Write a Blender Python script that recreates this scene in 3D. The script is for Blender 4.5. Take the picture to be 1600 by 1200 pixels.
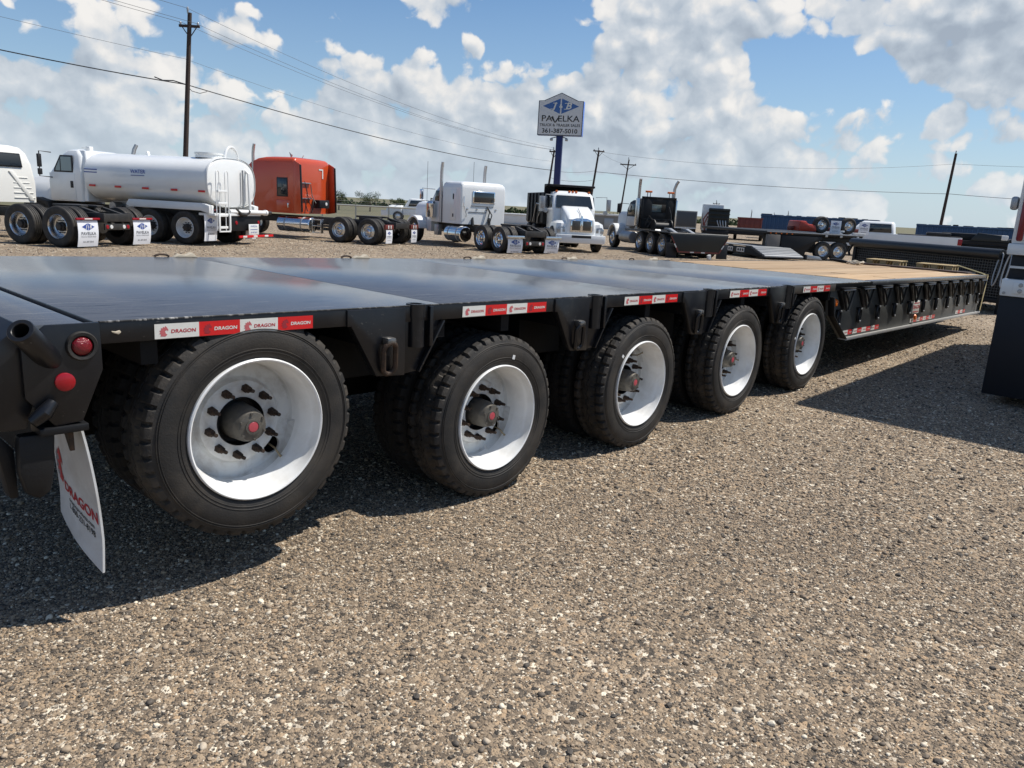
import bpy, bmesh, math, random
import numpy as np
from mathutils import Vector, Matrix, Quaternion

for _o in list(bpy.data.objects):
    bpy.data.objects.remove(_o)
SC = bpy.context.scene
COL = SC.collection
R = math.radians
random.seed(7)
RNG = np.random.default_rng(11)

# ------------------------------------------------------------------ camera
CAM_Z = 1.593
YAW, PITCH, ROLL = R(47.833), R(13.232), R(3.122)
FPX = 1182.3
_f = Vector((math.sin(YAW) * math.cos(PITCH), math.cos(YAW) * math.cos(PITCH), -math.sin(PITCH)))
_r = Vector((math.cos(YAW), -math.sin(YAW), 0))
_u = _r.cross(_f)
_r2 = math.cos(ROLL) * _r + math.sin(ROLL) * _u
_u2 = -math.sin(ROLL) * _r + math.cos(ROLL) * _u
cam_data = bpy.data.cameras.new('camera')
cam = bpy.data.objects.new('camera', cam_data)
COL.objects.link(cam)
cam.matrix_world = Matrix(((_r2.x, _u2.x, -_f.x, 0), (_r2.y, _u2.y, -_f.y, 0), (_r2.z, _u2.z, -_f.z, CAM_Z), (0, 0, 0, 1)))
cam_data.sensor_fit = 'HORIZONTAL'
cam_data.sensor_width = 36.0
cam_data.lens = 36.0 * FPX / 1600.0
cam_data.clip_start = 0.05
cam_data.clip_end = 6000.0
SC.camera = cam

# ------------------------------------------------------------------ sun, sky, exposure
SUN_DIR = Vector((0.50, -0.33, 1.0)).normalized()
SUN_EL = math.asin(SUN_DIR.z)
SUN_AZ = math.atan2(SUN_DIR.x, SUN_DIR.y)
sl = bpy.data.lights.new('sun', 'SUN')
sl.energy = 4.9
sl.angle = R(0.5)
sl.color = (1.0, 0.945, 0.86)
so = bpy.data.objects.new('sun', sl)
COL.objects.link(so)
so.rotation_euler = (-SUN_DIR).to_track_quat('-Z', 'Y').to_euler()
so.location = (0, 0, 40)

SC.view_settings.view_transform = 'Standard'
SC.view_settings.look = 'None'
SC.view_settings.exposure = 0.12
SC.view_settings.gamma = 1.0
SC.view_settings.use_curve_mapping = False
SC.render.engine = 'CYCLES'
SC.cycles.use_denoising = True
SC.cycles.max_bounces = 6
SC.cycles.diffuse_bounces = 3
SC.cycles.glossy_bounces = 4
SC.cycles.transmission_bounces = 4
SC.cycles.sample_clamp_indirect = 6.0
SC.cycles.caustics_reflective = False
SC.cycles.caustics_refractive = False


class NT:
    """small node-tree writer"""
    def __init__(s, tree):
        s.t = tree

    def n(s, kind, **kw):
        nd = s.t.nodes.new(kind)
        for k, v in kw.items():
            setattr(nd, k, v)
        return nd

    def put(s, sock, v):
        if isinstance(v, bpy.types.NodeSocket):
            s.t.links.new(v, sock)
        elif v is not None:
            sock.default_value = v

    def m(s, op, a, b=None, c=None, clamp=False):
        nd = s.n('ShaderNodeMath', operation=op, use_clamp=clamp)
        for i, v in enumerate((a, b, c)):
            if v is not None:
                s.put(nd.inputs[i], v)
        return nd.outputs[0]

    def vm(s, op, a, b=None):
        nd = s.n('ShaderNodeVectorMath', operation=op)
        s.put(nd.inputs[0], a)
        if b is not None:
            s.put(nd.inputs[1], b)
        return nd.outputs['Value'] if op in ('DOT_PRODUCT', 'LENGTH') else nd.outputs[0]

    def noise(s, vec, scale, detail=2.0, rough=0.5, dist=0.0):
        nd = s.n('ShaderNodeTexNoise')
        s.put(nd.inputs['Vector'], vec)
        nd.inputs['Scale'].default_value = scale
        nd.inputs['Detail'].default_value = detail
        nd.inputs['Roughness'].default_value = rough
        nd.inputs['Distortion'].default_value = dist
        return nd.outputs[0]

    def voro(s, vec, scale, feature='F1', smooth=None, rand=1.0):
        nd = s.n('ShaderNodeTexVoronoi', feature=feature)
        s.put(nd.inputs['Vector'], vec)
        nd.inputs['Scale'].default_value = scale
        nd.inputs['Randomness'].default_value = rand
        if smooth is not None:
            nd.inputs['Smoothness'].default_value = smooth
        return nd

    def mr(s, v, a, b, c=0.0, d=1.0, smooth=False):
        nd = s.n('ShaderNodeMapRange', interpolation_type='SMOOTHSTEP' if smooth else 'LINEAR')
        for i, x in enumerate((v, a, b, c, d)):
            s.put(nd.inputs[i], x)
        return nd.outputs[0]

    def mix(s, f, a, b, blend='MIX'):
        nd = s.n('ShaderNodeMix', data_type='RGBA', blend_type=blend)
        s.put(nd.inputs[0], f)
        s.put(nd.inputs[6], a)
        s.put(nd.inputs[7], b)
        return nd.outputs[2]

    def ramp(s, f, stops, interp='LINEAR'):
        nd = s.n('ShaderNodeValToRGB')
        cr = nd.color_ramp
        cr.interpolation = interp
        while len(cr.elements) < len(stops):
            cr.elements.new(0.5)
        for e, (p, c) in zip(cr.elements, stops):
            e.position = p
            e.color = (*c, 1)
        s.put(nd.inputs[0], f)
        return nd.outputs[0]


# ---- cloud banks: (azimuth from the view axis, elevation, half sizes, weight), radians
BANKS = [(0.36, 0.045, 0.26, 0.04, 0.45), (0.12, 0.05, 0.2, 0.03, 0.3), (-0.495, 0.1, 0.177, 0.1, 0.8), (-0.556, 0.014, 0.169, 0.067, 0.6), (-0.347, 0.177, 0.046, 0.033, 0.5), (-0.399, 0.068, 0.131, 0.075, 0.7), (-0.562, 0.157, 0.062, 0.033, -0.8), (-0.201, 0.205, 0.131, 0.046, -1), (0.023, 0.206, 0.085, 0.05, -1), (-0.331, 0.12, 0.042, 0.037, -0.7), (-0.103, 0.23, 0.069, 0.027, 0.9), (-0.069, 0.18, 0.023, 0.018, 0.7), (-0.208, 0.091, 0.092, 0.092, 0.8), (-0.058, 0.093, 0.115, 0.092, 0.9), (0.101, 0.115, 0.073, 0.079, 0.6), (0.17, 0.133, 0.023, 0.046, -0.5), (0.13, 0.233, 0.046, 0.05, 0.4), (0.28, 0.219, 0.223, 0.050, .9), (0.492, 0.204, 0.154, 0.062, 0.8), (0.236, 0.156, 0.070, 0.040, 0.6), (0.365, 0.156, 0.069, 0.042, -1), (0.321, 0.173, 0.046, 0.025, -0.5), (0.437, 0.081, 0.192, 0.058, 0.7), (0.521, 0.141, 0.062, 0.05, 0.5), (0.446, 0.188, 0.023, 0.021, 0.4), (0.331, 0.1, 0.154, 0.037, 0.4), (0.224, 0.06, 0.169, 0.067, 0.6), (0.027, 0.027, 0.231, 0.042, 0.4), (-0.344, 0.007, 0.192, 0.05, 0.4)]


def cloud_group():
    """fine cloud structure in a direction; the bank layout is added outside"""
    g = bpy.data.node_groups.new('cloud_density', 'ShaderNodeTree')
    g.interface.new_socket('Vector', in_out='INPUT', socket_type='NodeSocketVector')
    g.interface.new_socket('Density', in_out='OUTPUT', socket_type='NodeSocketFloat')
    k = NT(g)
    gi, go = k.n('NodeGroupInput'), k.n('NodeGroupOutput')
    v = gi.outputs[0]
    w1 = k.n('ShaderNodeTexNoise')
    k.put(w1.inputs['Vector'], v)
    w1.inputs['Scale'].default_value = 22.0
    w1.inputs['Detail'].default_value = 3.0
    wv = k.vm('SUBTRACT', w1.outputs['Color'], (0.5, 0.5, 0.5))
    sc = k.n('ShaderNodeVectorMath', operation='SCALE')
    k.put(sc.inputs[0], wv)
    sc.inputs['Scale'].default_value = 0.035
    vw = k.vm('ADD', v, sc.outputs[0])
    st = k.vm('MULTIPLY', v, (1, 1, 1.5))
    n1 = k.noise(st, 4.6, 3.0, 0.5)
    p1 = k.voro(k.vm('MULTIPLY', vw, (1, 1, 1.3)), 21.0, 'F1').outputs['Distance']
    p2 = k.voro(k.vm('MULTIPLY', vw, (1, 1, 1.2)), 52.0, 'F1').outputs['Distance']
    n3 = k.noise(vw, 70.0, 4.0, 0.6)
    d = k.m('MULTIPLY', k.m('SUBTRACT', n1, 0.5), 1.15)
    d = k.m('ADD', d, k.m('MULTIPLY', k.m('SUBTRACT', 0.45, p1), 0.50))
    d = k.m('ADD', d, k.m('MULTIPLY', k.m('SUBTRACT', 0.45, p2), 0.15))
    d = k.m('ADD', d, k.m('MULTIPLY', k.m('SUBTRACT', n3, 0.5), 0.22))
    k.put(go.inputs[0], d)
    return g


def bank_bias(k, v):
    rx = k.vm('DOT_PRODUCT', v, (math.cos(YAW), -math.sin(YAW), 0))
    ry = k.vm('DOT_PRODUCT', v, (math.sin(YAW), math.cos(YAW), 0))
    sp = k.n('ShaderNodeSeparateXYZ')
    k.put(sp.inputs[0], v)
    u = k.m('ARCTAN2', rx, ry)
    el = sp.outputs[2]
    tot = top = None
    for (a, b, ra, rb, wt) in BANKS:
        du = k.m('MULTIPLY_ADD', u, 1 / ra, -a / ra)
        dv = k.m('MULTIPLY_ADD', el, 1 / rb, -b / rb)
        d2 = k.m('MULTIPLY_ADD', dv, dv, k.m('MULTIPLY', du, du))
        e = k.m('POWER', 0.4, d2)
        tot = k.m('MULTIPLY', e, wt) if tot is None else k.m('MULTIPLY_ADD', e, wt, tot)
        if wt > 0:
            hv = k.m('MULTIPLY', k.m('MULTIPLY', e, wt), k.m('MULTIPLY_ADD', du, .35, dv))
            top = hv if top is None else k.m('ADD', top, hv)
    tot = k.m('MAXIMUM', k.m('MINIMUM', tot, 1.0), -1.0)
    return k.m('MULTIPLY', tot, 0.36), k.m('MAXIMUM', k.m('MINIMUM', top, .8), -.8)


world = bpy.data.worlds.new('World')
SC.world = world
world.use_nodes = True
wt = world.node_tree
wt.nodes.clear()
k = NT(wt)
tc = k.n('ShaderNodeTexCoord').outputs['Generated']
sky = k.n('ShaderNodeTexSky', sky_type='NISHITA')
sky.sun_disc = False
sky.sun_elevation = SUN_EL
sky.sun_rotation = SUN_AZ
sky.altitude = 20
sky.air_density = 1.0
sky.dust_density = 0.6
sky.ozone_density = 2.2
cg = cloud_group()
bias, upper = bank_bias(k, tc)


def dens(off):
    g = k.n('ShaderNodeGroup')
    g.node_tree = cg
    k.put(g.inputs[0], k.vm('ADD', tc, tuple(off)) if off else tc)
    return g.outputs[0]


sv = Vector((math.cos(YAW) * .62, -math.sin(YAW) * .62, 0.95)).normalized()
fine0, fine1, fine2 = dens(None), dens(sv * .012), dens(sv * .045)
dn = k.m('ADD', k.m('ADD', fine0, bias), -.105)
alpha = k.mr(dn, -0.02, 0.085, 0, 1, True)
lit = k.m('ADD', k.m('MULTIPLY', k.m('SUBTRACT', fine0, fine1), 1.5), k.m('MULTIPLY', k.m('SUBTRACT', fine0, fine2), 1.7))
edge = k.mr(dn, 0.0, 0.30, 0.30, 0.0)
lit = k.m('ADD', k.m('ADD', lit, edge), k.m('MULTIPLY', upper, .46))
lit = k.mr(lit, -0.55, 0.95, 0, 1, False)
ccol = k.ramp(lit, [(0.0, (.39, .45, .53)), (.30, (.51, .575, .65)), (.58, (.665, .71, .76)), (.80, (.86, .85, .835)), (1.0, (.97, .94, .90))])
ccol = k.vm('MULTIPLY', ccol, (9.6, 9.6, 9.6))
sep = k.n('ShaderNodeSeparateXYZ'); k.put(sep.inputs[0], tc)
skyb = k.vm('MULTIPLY', sky.outputs[0], (.80, 1.0, 1.16))
skyc = k.mix(k.mr(sep.outputs[2], 0.0, 0.26, 0.50, 0.0), skyb, (5.4, 6.7, 7.9, 1))
hz = k.mr(sep.outputs[2], 0.0, 0.14, 0.46, 0.0, True)
full = k.mix(k.m('MULTIPLY', alpha, 0.95), skyc, ccol)
full = k.mix(hz, full, (6.3, 7.35, 8.25, 1))
bg = k.n('ShaderNodeBackground')
k.put(bg.inputs[0], full)
bg.inputs[1].default_value = 0.092
wo = k.n('ShaderNodeOutputWorld')
wt.links.new(bg.outputs[0], wo.inputs[0])
world.cycles.sampling_method = 'MANUAL'
world.cycles.sample_map_resolution = 512

# ------------------------------------------------------------------ materials
MATS = {}


def mat(name, col, rough=0.5, metal=0.0, var=0.0, vscale=3.0, col2=None, bump=0.0, bscale=60.0, coat=0.0, rvar=0.0, stretch=(1, 1, 1), spec=0.5, emit=None):
    if name in MATS:
        return MATS[name]
    m = bpy.data.materials.new(name)
    m.use_nodes = True
    t = NT(m.node_tree)
    b = m.node_tree.nodes['Principled BSDF']
    b.inputs['Roughness'].default_value = rough
    b.inputs['Metallic'].default_value = metal
    b.inputs['Specular IOR Level'].default_value = spec
    if coat:
        b.inputs['Coat Weight'].default_value = coat
        b.inputs['Coat Roughness'].default_value = 0.06
    c4 = (*col, 1)
    if var or rvar or bump:
        tcn = t.n('ShaderNodeTexCoord').outputs['Object']
        vv = t.vm('MULTIPLY', tcn, stretch)
    if var:
        c2 = col2 if col2 else tuple(min(1, x * 1.9 + .01) for x in col)
        nz = t.noise(vv, vscale, 6.0, 0.65, 0.3)
        f = t.m('MULTIPLY', t.mr(nz, 0.42, 0.75, 0, 1), var, clamp=True)
        t.put(b.inputs['Base Color'], t.mix(f, c4, (*c2, 1)))
        if rvar:
            t.put(b.inputs['Roughness'], t.m('ADD', rough, t.m('MULTIPLY', t.m('SUBTRACT', nz, 0.45), rvar * 2), clamp=True))
    else:
        b.inputs['Base Color'].default_value = c4
    if bump:
        nb = t.noise(vv, bscale, 3.0, 0.6)
        bn = t.n('ShaderNodeBump')
        bn.inputs['Strength'].default_value = bump
        bn.inputs['Distance'].default_value = 0.01
        t.put(bn.inputs['Height'], nb)
        t.put(b.inputs['Normal'], bn.outputs[0])
    if emit:
        b.inputs['Emission Color'].default_value = (*emit, 1)
        b.inputs['Emission Strength'].default_value = 0.3
    MATS[name] = m
    return m


DUST = (.16, .125, .09)
def chipped_black(name, base, rough, amount):
    """black paint with chips, scuffs and settled dust"""
    m = bpy.data.materials.new(name)
    m.use_nodes = True
    t = NT(m.node_tree)
    b = m.node_tree.nodes['Principled BSDF']
    co = t.n('ShaderNodeTexCoord').outputs['Object']
    dust = t.noise(co, 5.0, 6, .65, .3)
    c = t.mix(t.mr(dust, .45, .8, 0, .6), (*base, 1), (.022, .021, .020, 1))
    zone = t.noise(co, 3.0, 3, .6)
    chip = t.noise(t.vm('MULTIPLY', co, (1, 1, 1.6)), 55.0, 4, .7, .6)
    f = t.m('MULTIPLY', t.mr(chip, .655, .70, 0, 1), t.mr(zone, .46, .62, 0, amount))
    c = t.mix(f, c, (.20, .185, .165, 1))
    scr = t.noise(t.vm('MULTIPLY', co, (70, 20, 2.2)), 1.6, 2, .5)
    c = t.mix(t.m('MULTIPLY', t.mr(scr, .70, .76, 0, .5), t.mr(zone, .5, .65, 0, 1)), c, (.10, .095, .09, 1))
    t.put(b.inputs['Base Color'], c)
    t.put(b.inputs['Roughness'], t.m('ADD', rough, t.m('MULTIPLY', dust, .16)))
    b.inputs['Specular IOR Level'].default_value = .45
    bn = t.n('ShaderNodeBump')
    bn.inputs['Strength'].default_value = .12
    bn.inputs['Distance'].default_value = .006
    t.put(bn.inputs['Height'], t.m('ADD', t.m('MULTIPLY', dust, .8), t.m('MULTIPLY', chip, .15)))
    t.put(b.inputs['Normal'], bn.outputs[0])
    return m


BLACK = chipped_black('black_paint_chipped', (.0055, .0062, .0085), .26, .9)
WORN = mat('worn_bright_steel', (.20, .195, .185), .32, .7, .6, 25, (.06, .055, .05), .2, 60)
RUBBER3 = mat('shaded_tread_rubber', (.0055, .0055, .0055), .8, 0, .6, 8.0, (.014, .012, .010), .25, 90)  # inner tyres: rubber darkened to carry the under-deck shade in its colour
UNDER = mat('shade_dark_underside', (.0035, .0036, .004), .7, 0, .5, 4.0, (.009, .008, .007), .1, 40, 0, 0, (1, 1, 1), .25)  # darkened past the black paint: deep under-trailer shade put into the colour
EDGEW = mat('worn_black_edge', (.022, .023, .024), .35, .2, .6, 30, (.07, .07, .068))
BLACKD = mat('dull_black_paint', (.004, .0045, .006), .55, 0, .5, 4.0, (.013, .0125, .012), .12, 60, 0, 0, (1, 1, 1), .35)
RAILB = mat('dusty_black_rail', (.085, .087, .082), .55, 0, .5, 2.6, (.13, .13, .12), .1, 50)
RUBBER = mat('tyre_rubber', (.0150, .0140, .0130), .66, 0, .8, 5.0, (.060, .050, .039), .18, 120)
RUBBER2 = mat('tyre_tread_rubber', (.013, .0125, .012), .75, 0, .85, 8.0, (.085, .070, .054), .25, 90)
WHITEW = mat('white_wheel_paint', (.82, .83, .82), .38, 0, .36, 6.0, (.36, .31, .25), .06, 40, 0.15)
RUST = mat('rusty_steel', (.035, .024, .018), .7, .3, .8, 30.0, (.10, .055, .03), .3, 120)
WHITEG = mat('grimy_white_disc', (.66, .67, .66), .45, 0, .75, 9.0, (.26, .21, .16), .1, 40)
HUBM = mat('grimy_cast_iron', (.10, .095, .085), .55, .35, .7, 20.0, (.17, .15, .12), .2, 100)
REDC = mat('red_plastic', (.30, .005, .012), .25, 0, .2, 8, (.22, .004, .01))
PINK = mat('pink_hub_cap_window', (.45, .07, .09), .3)
WHITE = mat('white_truck_paint', (.80, .81, .80), .28, 0, .22, 1.5, (.62, .60, .55), 0, 10, 0.5)
WHITED = mat('white_dull_paint', (.72, .73, .72), .5, 0, .25, 3.0, (.52, .50, .46))
CREAM = mat('cream_panel', (.78, .77, .72), .45, 0, .1, 3.0, (.66, .64, .58))
REDP = mat('red_truck_paint', (.54, .068, .016), .30, 0, .12, 1.0, (.46, .052, .014), 0, 10, 0.5)
CHROME = mat('chrome', (.75, .76, .77), .09, 1.0, 0, 1)
ALU = mat('polished_aluminium', (.62, .63, .64), .26, 1.0, .3, 8, (.45, .44, .42))
STEELG = mat('galvanised_steel', (.38, .39, .40), .45, .7, .3, 8, (.28, .27, .26))
GLASS = mat('dark_window_glass', (.018, .024, .028), .04, 0, 0, 1, None, 0, 10, 0.0, 0, (1, 1, 1), .8)
GLASSL = mat('pale_window_glass', (.20, .26, .27), .06, 0, 0, 1, None, 0, 10, 0.0, 0, (1, 1, 1), .8)
TRIM = mat('black_trim', (.014, .014, .015), .55)
GREASE = mat('greasy_chassis', (.020, .019, .018), .55, 0, .7, 7, (.065, .055, .045), .2, 50)
AMBER = mat('amber_lens', (.75, .16, .015), .25)
LENS = mat('clear_lens', (.7, .7, .68), .12)
FLAPW = mat('white_mud_flap', (.62, .63, .63), .45, 0, .75, 4.5, (.36, .33, .29), .08, 30)
BLUEL = mat('blue_print', (.035, .075, .30), .5)
INK = mat('black_print', (.02, .02, .022), .5)
GREYINK = mat('grey_print', (.16, .17, .19), .5)
REDINK = mat('red_print', (.42, .02, .03), .5)
TAPEW = mat('white_reflective_tape', (.70, .70, .66), .35, 0, .3, 12, (.52, .50, .44))
TAPER = mat('red_reflective_tape', (.62, .012, .014), .35, 0, .15, 12, (.48, .012, .012))
TANW = mat('pale_timber', (.42, .31, .15), .7, 0, .6, 5, (.24, .17, .085), .1, 40, 0, 0, (1, 6, 6))
STRAP = mat('yellow_webbing', (.50, .42, .22), .8, 0, .3, 20, (.5, .4, .2))
BROWNB = mat('brown_oiled_timber', (.055, .030, .022), .6, 0, .5, 5, (.09, .05, .035), .1, 40)
TANRAG = mat('tan_webbing', (.50, .44, .34), .8, 0, .4, 20, (.34, .28, .2))
BLUEC = mat('blue_corrugated_steel', (.020, .070, .165), .5, 0, .6, .8, (.035, .085, .165))
BLUEP = mat('blue_sign_paint', (.014, .020, .11), .4, 0, .2, 2, (.025, .03, .13))
BLUES = mat('bright_blue_sign_edge', (.10, .22, .68), .35)
SIGNF = mat('grey_white_sign_face', (.64, .65, .66), .4, 0, .12, .8, (.55, .56, .57))
WOODP = mat('dark_creosote_pole', (.040, .026, .020), .8, 0, .6, 3, (.07, .05, .04), .3, 30, 0, 0, (5, 5, .4))
CABLE = mat('black_cable', (.012, .012, .014), .6)
WIREM = mat('grey_wire', (.10, .105, .115), .5)
MAROON = mat('maroon_steel', (.16, .030, .022), .55, 0, .4, 2, (.11, .03, .025))
GREENB = mat('dark_green_black_steel', (.006, .009, .010), .5, 0, .5, 2, (.016, .019, .019))
TANBOX = mat('weathered_grey_box', (.24, .235, .22), .55, 0, .3, 2, (.18, .17, .15))
BARK = mat('bark', (.06, .045, .03), .9, 0, .5, 6, (.09, .07, .05), .3, 30)
FENCEM = mat('fence_pipe', (.42, .42, .38), .5, .4, .3, 4, (.3, .28, .24))
NAVY = mat('navy_black_rubber', (.0045, .006, .011), .6, 0, .4, 2, (.010, .012, .018))
MAROONL = mat('dark_red_lens', (.20, .010, .020), .22)


def deck_material():
    m = bpy.data.materials.new('black_deck_steel')
    m.use_nodes = True
    t = NT(m.node_tree)
    b = m.node_tree.nodes['Principled BSDF']
    co = t.n('ShaderNodeTexCoord').outputs['Object']
    big = t.noise(t.vm('MULTIPLY', co, (.9, 1.6, 1)), 1.6, 4, .6)
    fine = t.noise(t.vm('MULTIPLY', co, (1.2, 9, 1)), 5.0, 6, .7, .5)
    scr = t.noise(t.vm('MULTIPLY', co, (1.2, 26, 1)), 3.0, 3, .5, .2)
    f = t.mr(fine, .45, .8, 0, .6)
    c = t.mix(f, (.078, .081, .088, 1), (.128, .127, .127, 1))
    c = t.mix(t.mr(scr, .63, .70, 0, .75), c, (.17, .17, .172, 1))
    scd = t.noise(t.vm('MULTIPLY', co, (1.0, 17, 1)), 2.6, 3, .55, .3)
    c = t.mix(t.mr(scd, .64, .69, 0, .8), c, (.012, .012, .013, 1))
    t.put(b.inputs['Base Color'], c)
    t.put(b.inputs['Roughness'], t.m('ADD', .145, t.m('MULTIPLY', t.m('ADD', t.m('MULTIPLY', big, .45), t.m('MULTIPLY', fine, .55)), .12)))
    b.inputs['Specular IOR Level'].default_value = .75
    bn = t.n('ShaderNodeBump')
    bn.inputs['Strength'].default_value = .10
    bn.inputs['Distance'].default_value = .02
    t.put(bn.inputs['Height'], t.m('ADD', t.m('MULTIPLY', big, .5), t.m('MULTIPLY', fine, .05)))
    t.put(b.inputs['Normal'], bn.outputs[0])
    return m


DECK = deck_material()


def edge_material():
    m = bpy.data.materials.new('chipped_weld_edge')
    m.use_nodes = True
    t = NT(m.node_tree)
    b = m.node_tree.nodes['Principled BSDF']
    co = t.n('ShaderNodeTexCoord').outputs['Object']
    a = t.noise(t.vm('MULTIPLY', co, (1, .1, .1)), 38.0, 5, .75)
    z = t.noise(t.vm('MULTIPLY', co, (1, .1, .1)), 1.4, 2, .5)
    f = t.m('MULTIPLY', t.mr(a, .50, .62), t.mr(z, .42, .60, .12, .9))
    t.put(b.inputs['Base Color'], t.mix(f, (.010, .011, .013, 1), (.46, .45, .43, 1)))
    b.inputs['Roughness'].default_value = .5
    return m


EDGEM = edge_material()


def plank_material():
    m = bpy.data.materials.new('bare_deck_plank')
    m.use_nodes = True
    t = NT(m.node_tree)
    b = m.node_tree.nodes['Principled BSDF']
    co = t.n('ShaderNodeTexCoord').outputs['Object']
    oi = t.n('ShaderNodeObjectInfo').outputs['Random']
    off = t.n('ShaderNodeCombineXYZ')
    t.put(off.inputs[0], t.m('MULTIPLY', oi, 50.0))
    t.put(off.inputs[1], t.m('MULTIPLY', oi, 17.0))
    v = t.vm('ADD', co, off.outputs[0])
    g = t.noise(t.vm('MULTIPLY', v, (.5, 14, 4)), 2.2, 6, .65, .6)
    g2 = t.noise(t.vm('MULTIPLY', v, (.35, 3, 1)), 1.7, 3, .5)
    c = t.mix(t.mr(g, .3, .75), (.50, .35, .195, 1), (.30, .18, .09, 1))
    c = t.mix(t.mr(g2, .5, .8, 0, .55), c, (.60, .47, .31, 1))
    hv = t.n('ShaderNodeHueSaturation')
    t.put(hv.inputs['Color'], c)
    t.put(hv.inputs['Value'], t.mr(oi, 0, 1, .74, 1.14))
    t.put(b.inputs['Base Color'], hv.outputs[0])
    b.inputs['Roughness'].default_value = .72
    bn = t.n('ShaderNodeBump')
    bn.inputs['Strength'].default_value = .25
    bn.inputs['Distance'].default_value = .004
    t.put(bn.inputs['Height'], g)
    t.put(b.inputs['Normal'], bn.outputs[0])
    return m


PLANK = plank_material()

# ------------------------------------------------------------------ mesh helpers


class MB:
    """collects shapes, then links them as one mesh object"""
    def __init__(s):
        s.bm = bmesh.new()

    def _take(s, bm, T=None):
        if T is not None:
            bm.transform(T)
        me = bpy.data.meshes.new('tmp')
        bm.to_mesh(me)
        bm.free()
        s.bm.from_mesh(me)
        bpy.data.meshes.remove(me)
        return s

    def box(s, x0, x1, y0, y1, z0, z1, b=0.0, T=None, seg=2):
        bm = bmesh.new()
        M = Matrix.Translation(((x0 + x1) / 2, (y0 + y1) / 2, (z0 + z1) / 2)) @ Matrix.Diagonal((abs(x1 - x0), abs(y1 - y0), abs(z1 - z0), 1))
        bmesh.ops.create_cube(bm, size=1, matrix=M)
        if b:
            b = min(b, .45 * min(abs(x1 - x0), abs(y1 - y0), abs(z1 - z0)))
            bmesh.ops.bevel(bm, geom=bm.edges[:], offset=b, segments=seg, affect='EDGES', profile=.5)
        return s._take(bm, T)

    def prism(s, pts, a0, a1, plane='xz', b=0.0, T=None, seg=2):
        """polygon in a plane, extruded along the third axis"""
        bm = bmesh.new()

        def P(u, v, w):
            return {'xz': (u, w, v), 'yz': (w, u, v), 'xy': (u, v, w)}[plane]
        va = [bm.verts.new(P(u, v, a0)) for u, v in pts]
        vb = [bm.verts.new(P(u, v, a1)) for u, v in pts]
        n = len(pts)
        bm.faces.new(va)
        bm.faces.new(vb[::-1])
        for i in range(n):
            bm.faces.new((va[i], vb[i], vb[(i + 1) % n], va[(i + 1) % n]))
        bmesh.ops.recalc_face_normals(bm, faces=bm.faces[:])
        if b:
            bmesh.ops.bevel(bm, geom=bm.edges[:], offset=b, segments=seg, affect='EDGES', profile=.5, clamp_overlap=True)
        return s._take(bm, T)

    def loft(s, rings, cap=True, closed=True, T=None):
        bm = bmesh.new()
        R_ = [[bm.verts.new(p) for p in r] for r in rings]
        n = len(rings[0])
        for a, c in zip(R_[:-1], R_[1:]):
            for i in range(n if closed else n - 1):
                j = (i + 1) % n
                bm.faces.new((a[i], a[j], c[j], c[i]))
        if cap and closed:
            bm.faces.new(R_[0][::-1])
            bm.faces.new(R_[-1])
        bmesh.ops.recalc_face_normals(bm, faces=bm.faces[:])
        return s._take(bm, T)

    def lathe(s, prof, n=32, axis='y', T=None, cap=False):
        """profile of (radius, height along the axis)"""
        rings = []
        for r, h in prof:
            ring = []
            for i in range(n):
                a = 2 * math.pi * i / n
                c, d = r * math.cos(a), r * math.sin(a)
                ring.append({'y': (c, h, d), 'z': (c, d, h), 'x': (h, c, d)}[axis])
            rings.append(ring)
        return s.loft(rings, cap, True, T)

    def cyl(s, p0, p1, r0, r1=None, n=14, cap=True, T=None):
        return s.tube([p0, p1], [r0, r0 if r1 is None else r1], n, cap, T)

    def tube(s, pts, r, n=8, cap=True, T=None, closed=False):
        pts = [Vector(p) for p in pts]
        m = len(pts)
        rr = r if isinstance(r, (list, tuple)) else [r] * m
        tan = []
        for i in range(m):
            if closed:
                t = pts[(i + 1) % m] - pts[i - 1]
            else:
                t = pts[min(i + 1, m - 1)] - pts[max(i - 1, 0)]
            tan.append(t.normalized())
        ref = Vector((0, 0, 1)) if abs(tan[0].z) < .9 else Vector((1, 0, 0))
        nx = tan[0].cross(ref).normalized()
        rings = []
        for i in range(m):
            nx = (nx - tan[i] * nx.dot(tan[i])).normalized()
            ny = tan[i].cross(nx)
            rings.append([tuple(pts[i] + (nx * math.cos(2 * math.pi * j / n) + ny * math.sin(2 * math.pi * j / n)) * rr[i]) for j in range(n)])
        if closed:
            rings.append(rings[0])
        return s.loft(rings, cap and not closed, True, T)

    def mesh(s, me, T=None):
        bm = bmesh.new()
        bm.from_mesh(me)
        return s._take(bm, T)

    def data(s, name, ang=35):
        me = bpy.data.meshes.new(name)
        bmesh.ops.remove_doubles(s.bm, verts=s.bm.verts[:], dist=1e-5)
        s.bm.to_mesh(me)
        s.bm.free()
        if ang:
            me.polygons.foreach_set('use_smooth', [True] * len(me.polygons))
            me.set_sharp_from_angle(angle=R(ang))
        return me

    def obj(s, name, m=None, parent=None, ang=35, loc=None, label=None):
        return link(name, s.data(name, ang), m, parent, loc, label)


def link(name, me, m=None, parent=None, loc=None, label=None):
    o = bpy.data.objects.new(name, me)
    COL.objects.link(o)
    if m is not None and not me.materials:
        me.materials.append(m)
    if parent is not None:
        o.parent = parent
    if loc is not None:
        o.location = loc
    if label:
        o['label'] = label
    return o


def tag(o, label, cat, group=None, kind=None):
    if label:
        o['label'] = label
    if cat:
        o['category'] = cat
    if group:
        o['group'] = group
    if kind:
        o['kind'] = kind
    return o


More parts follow.
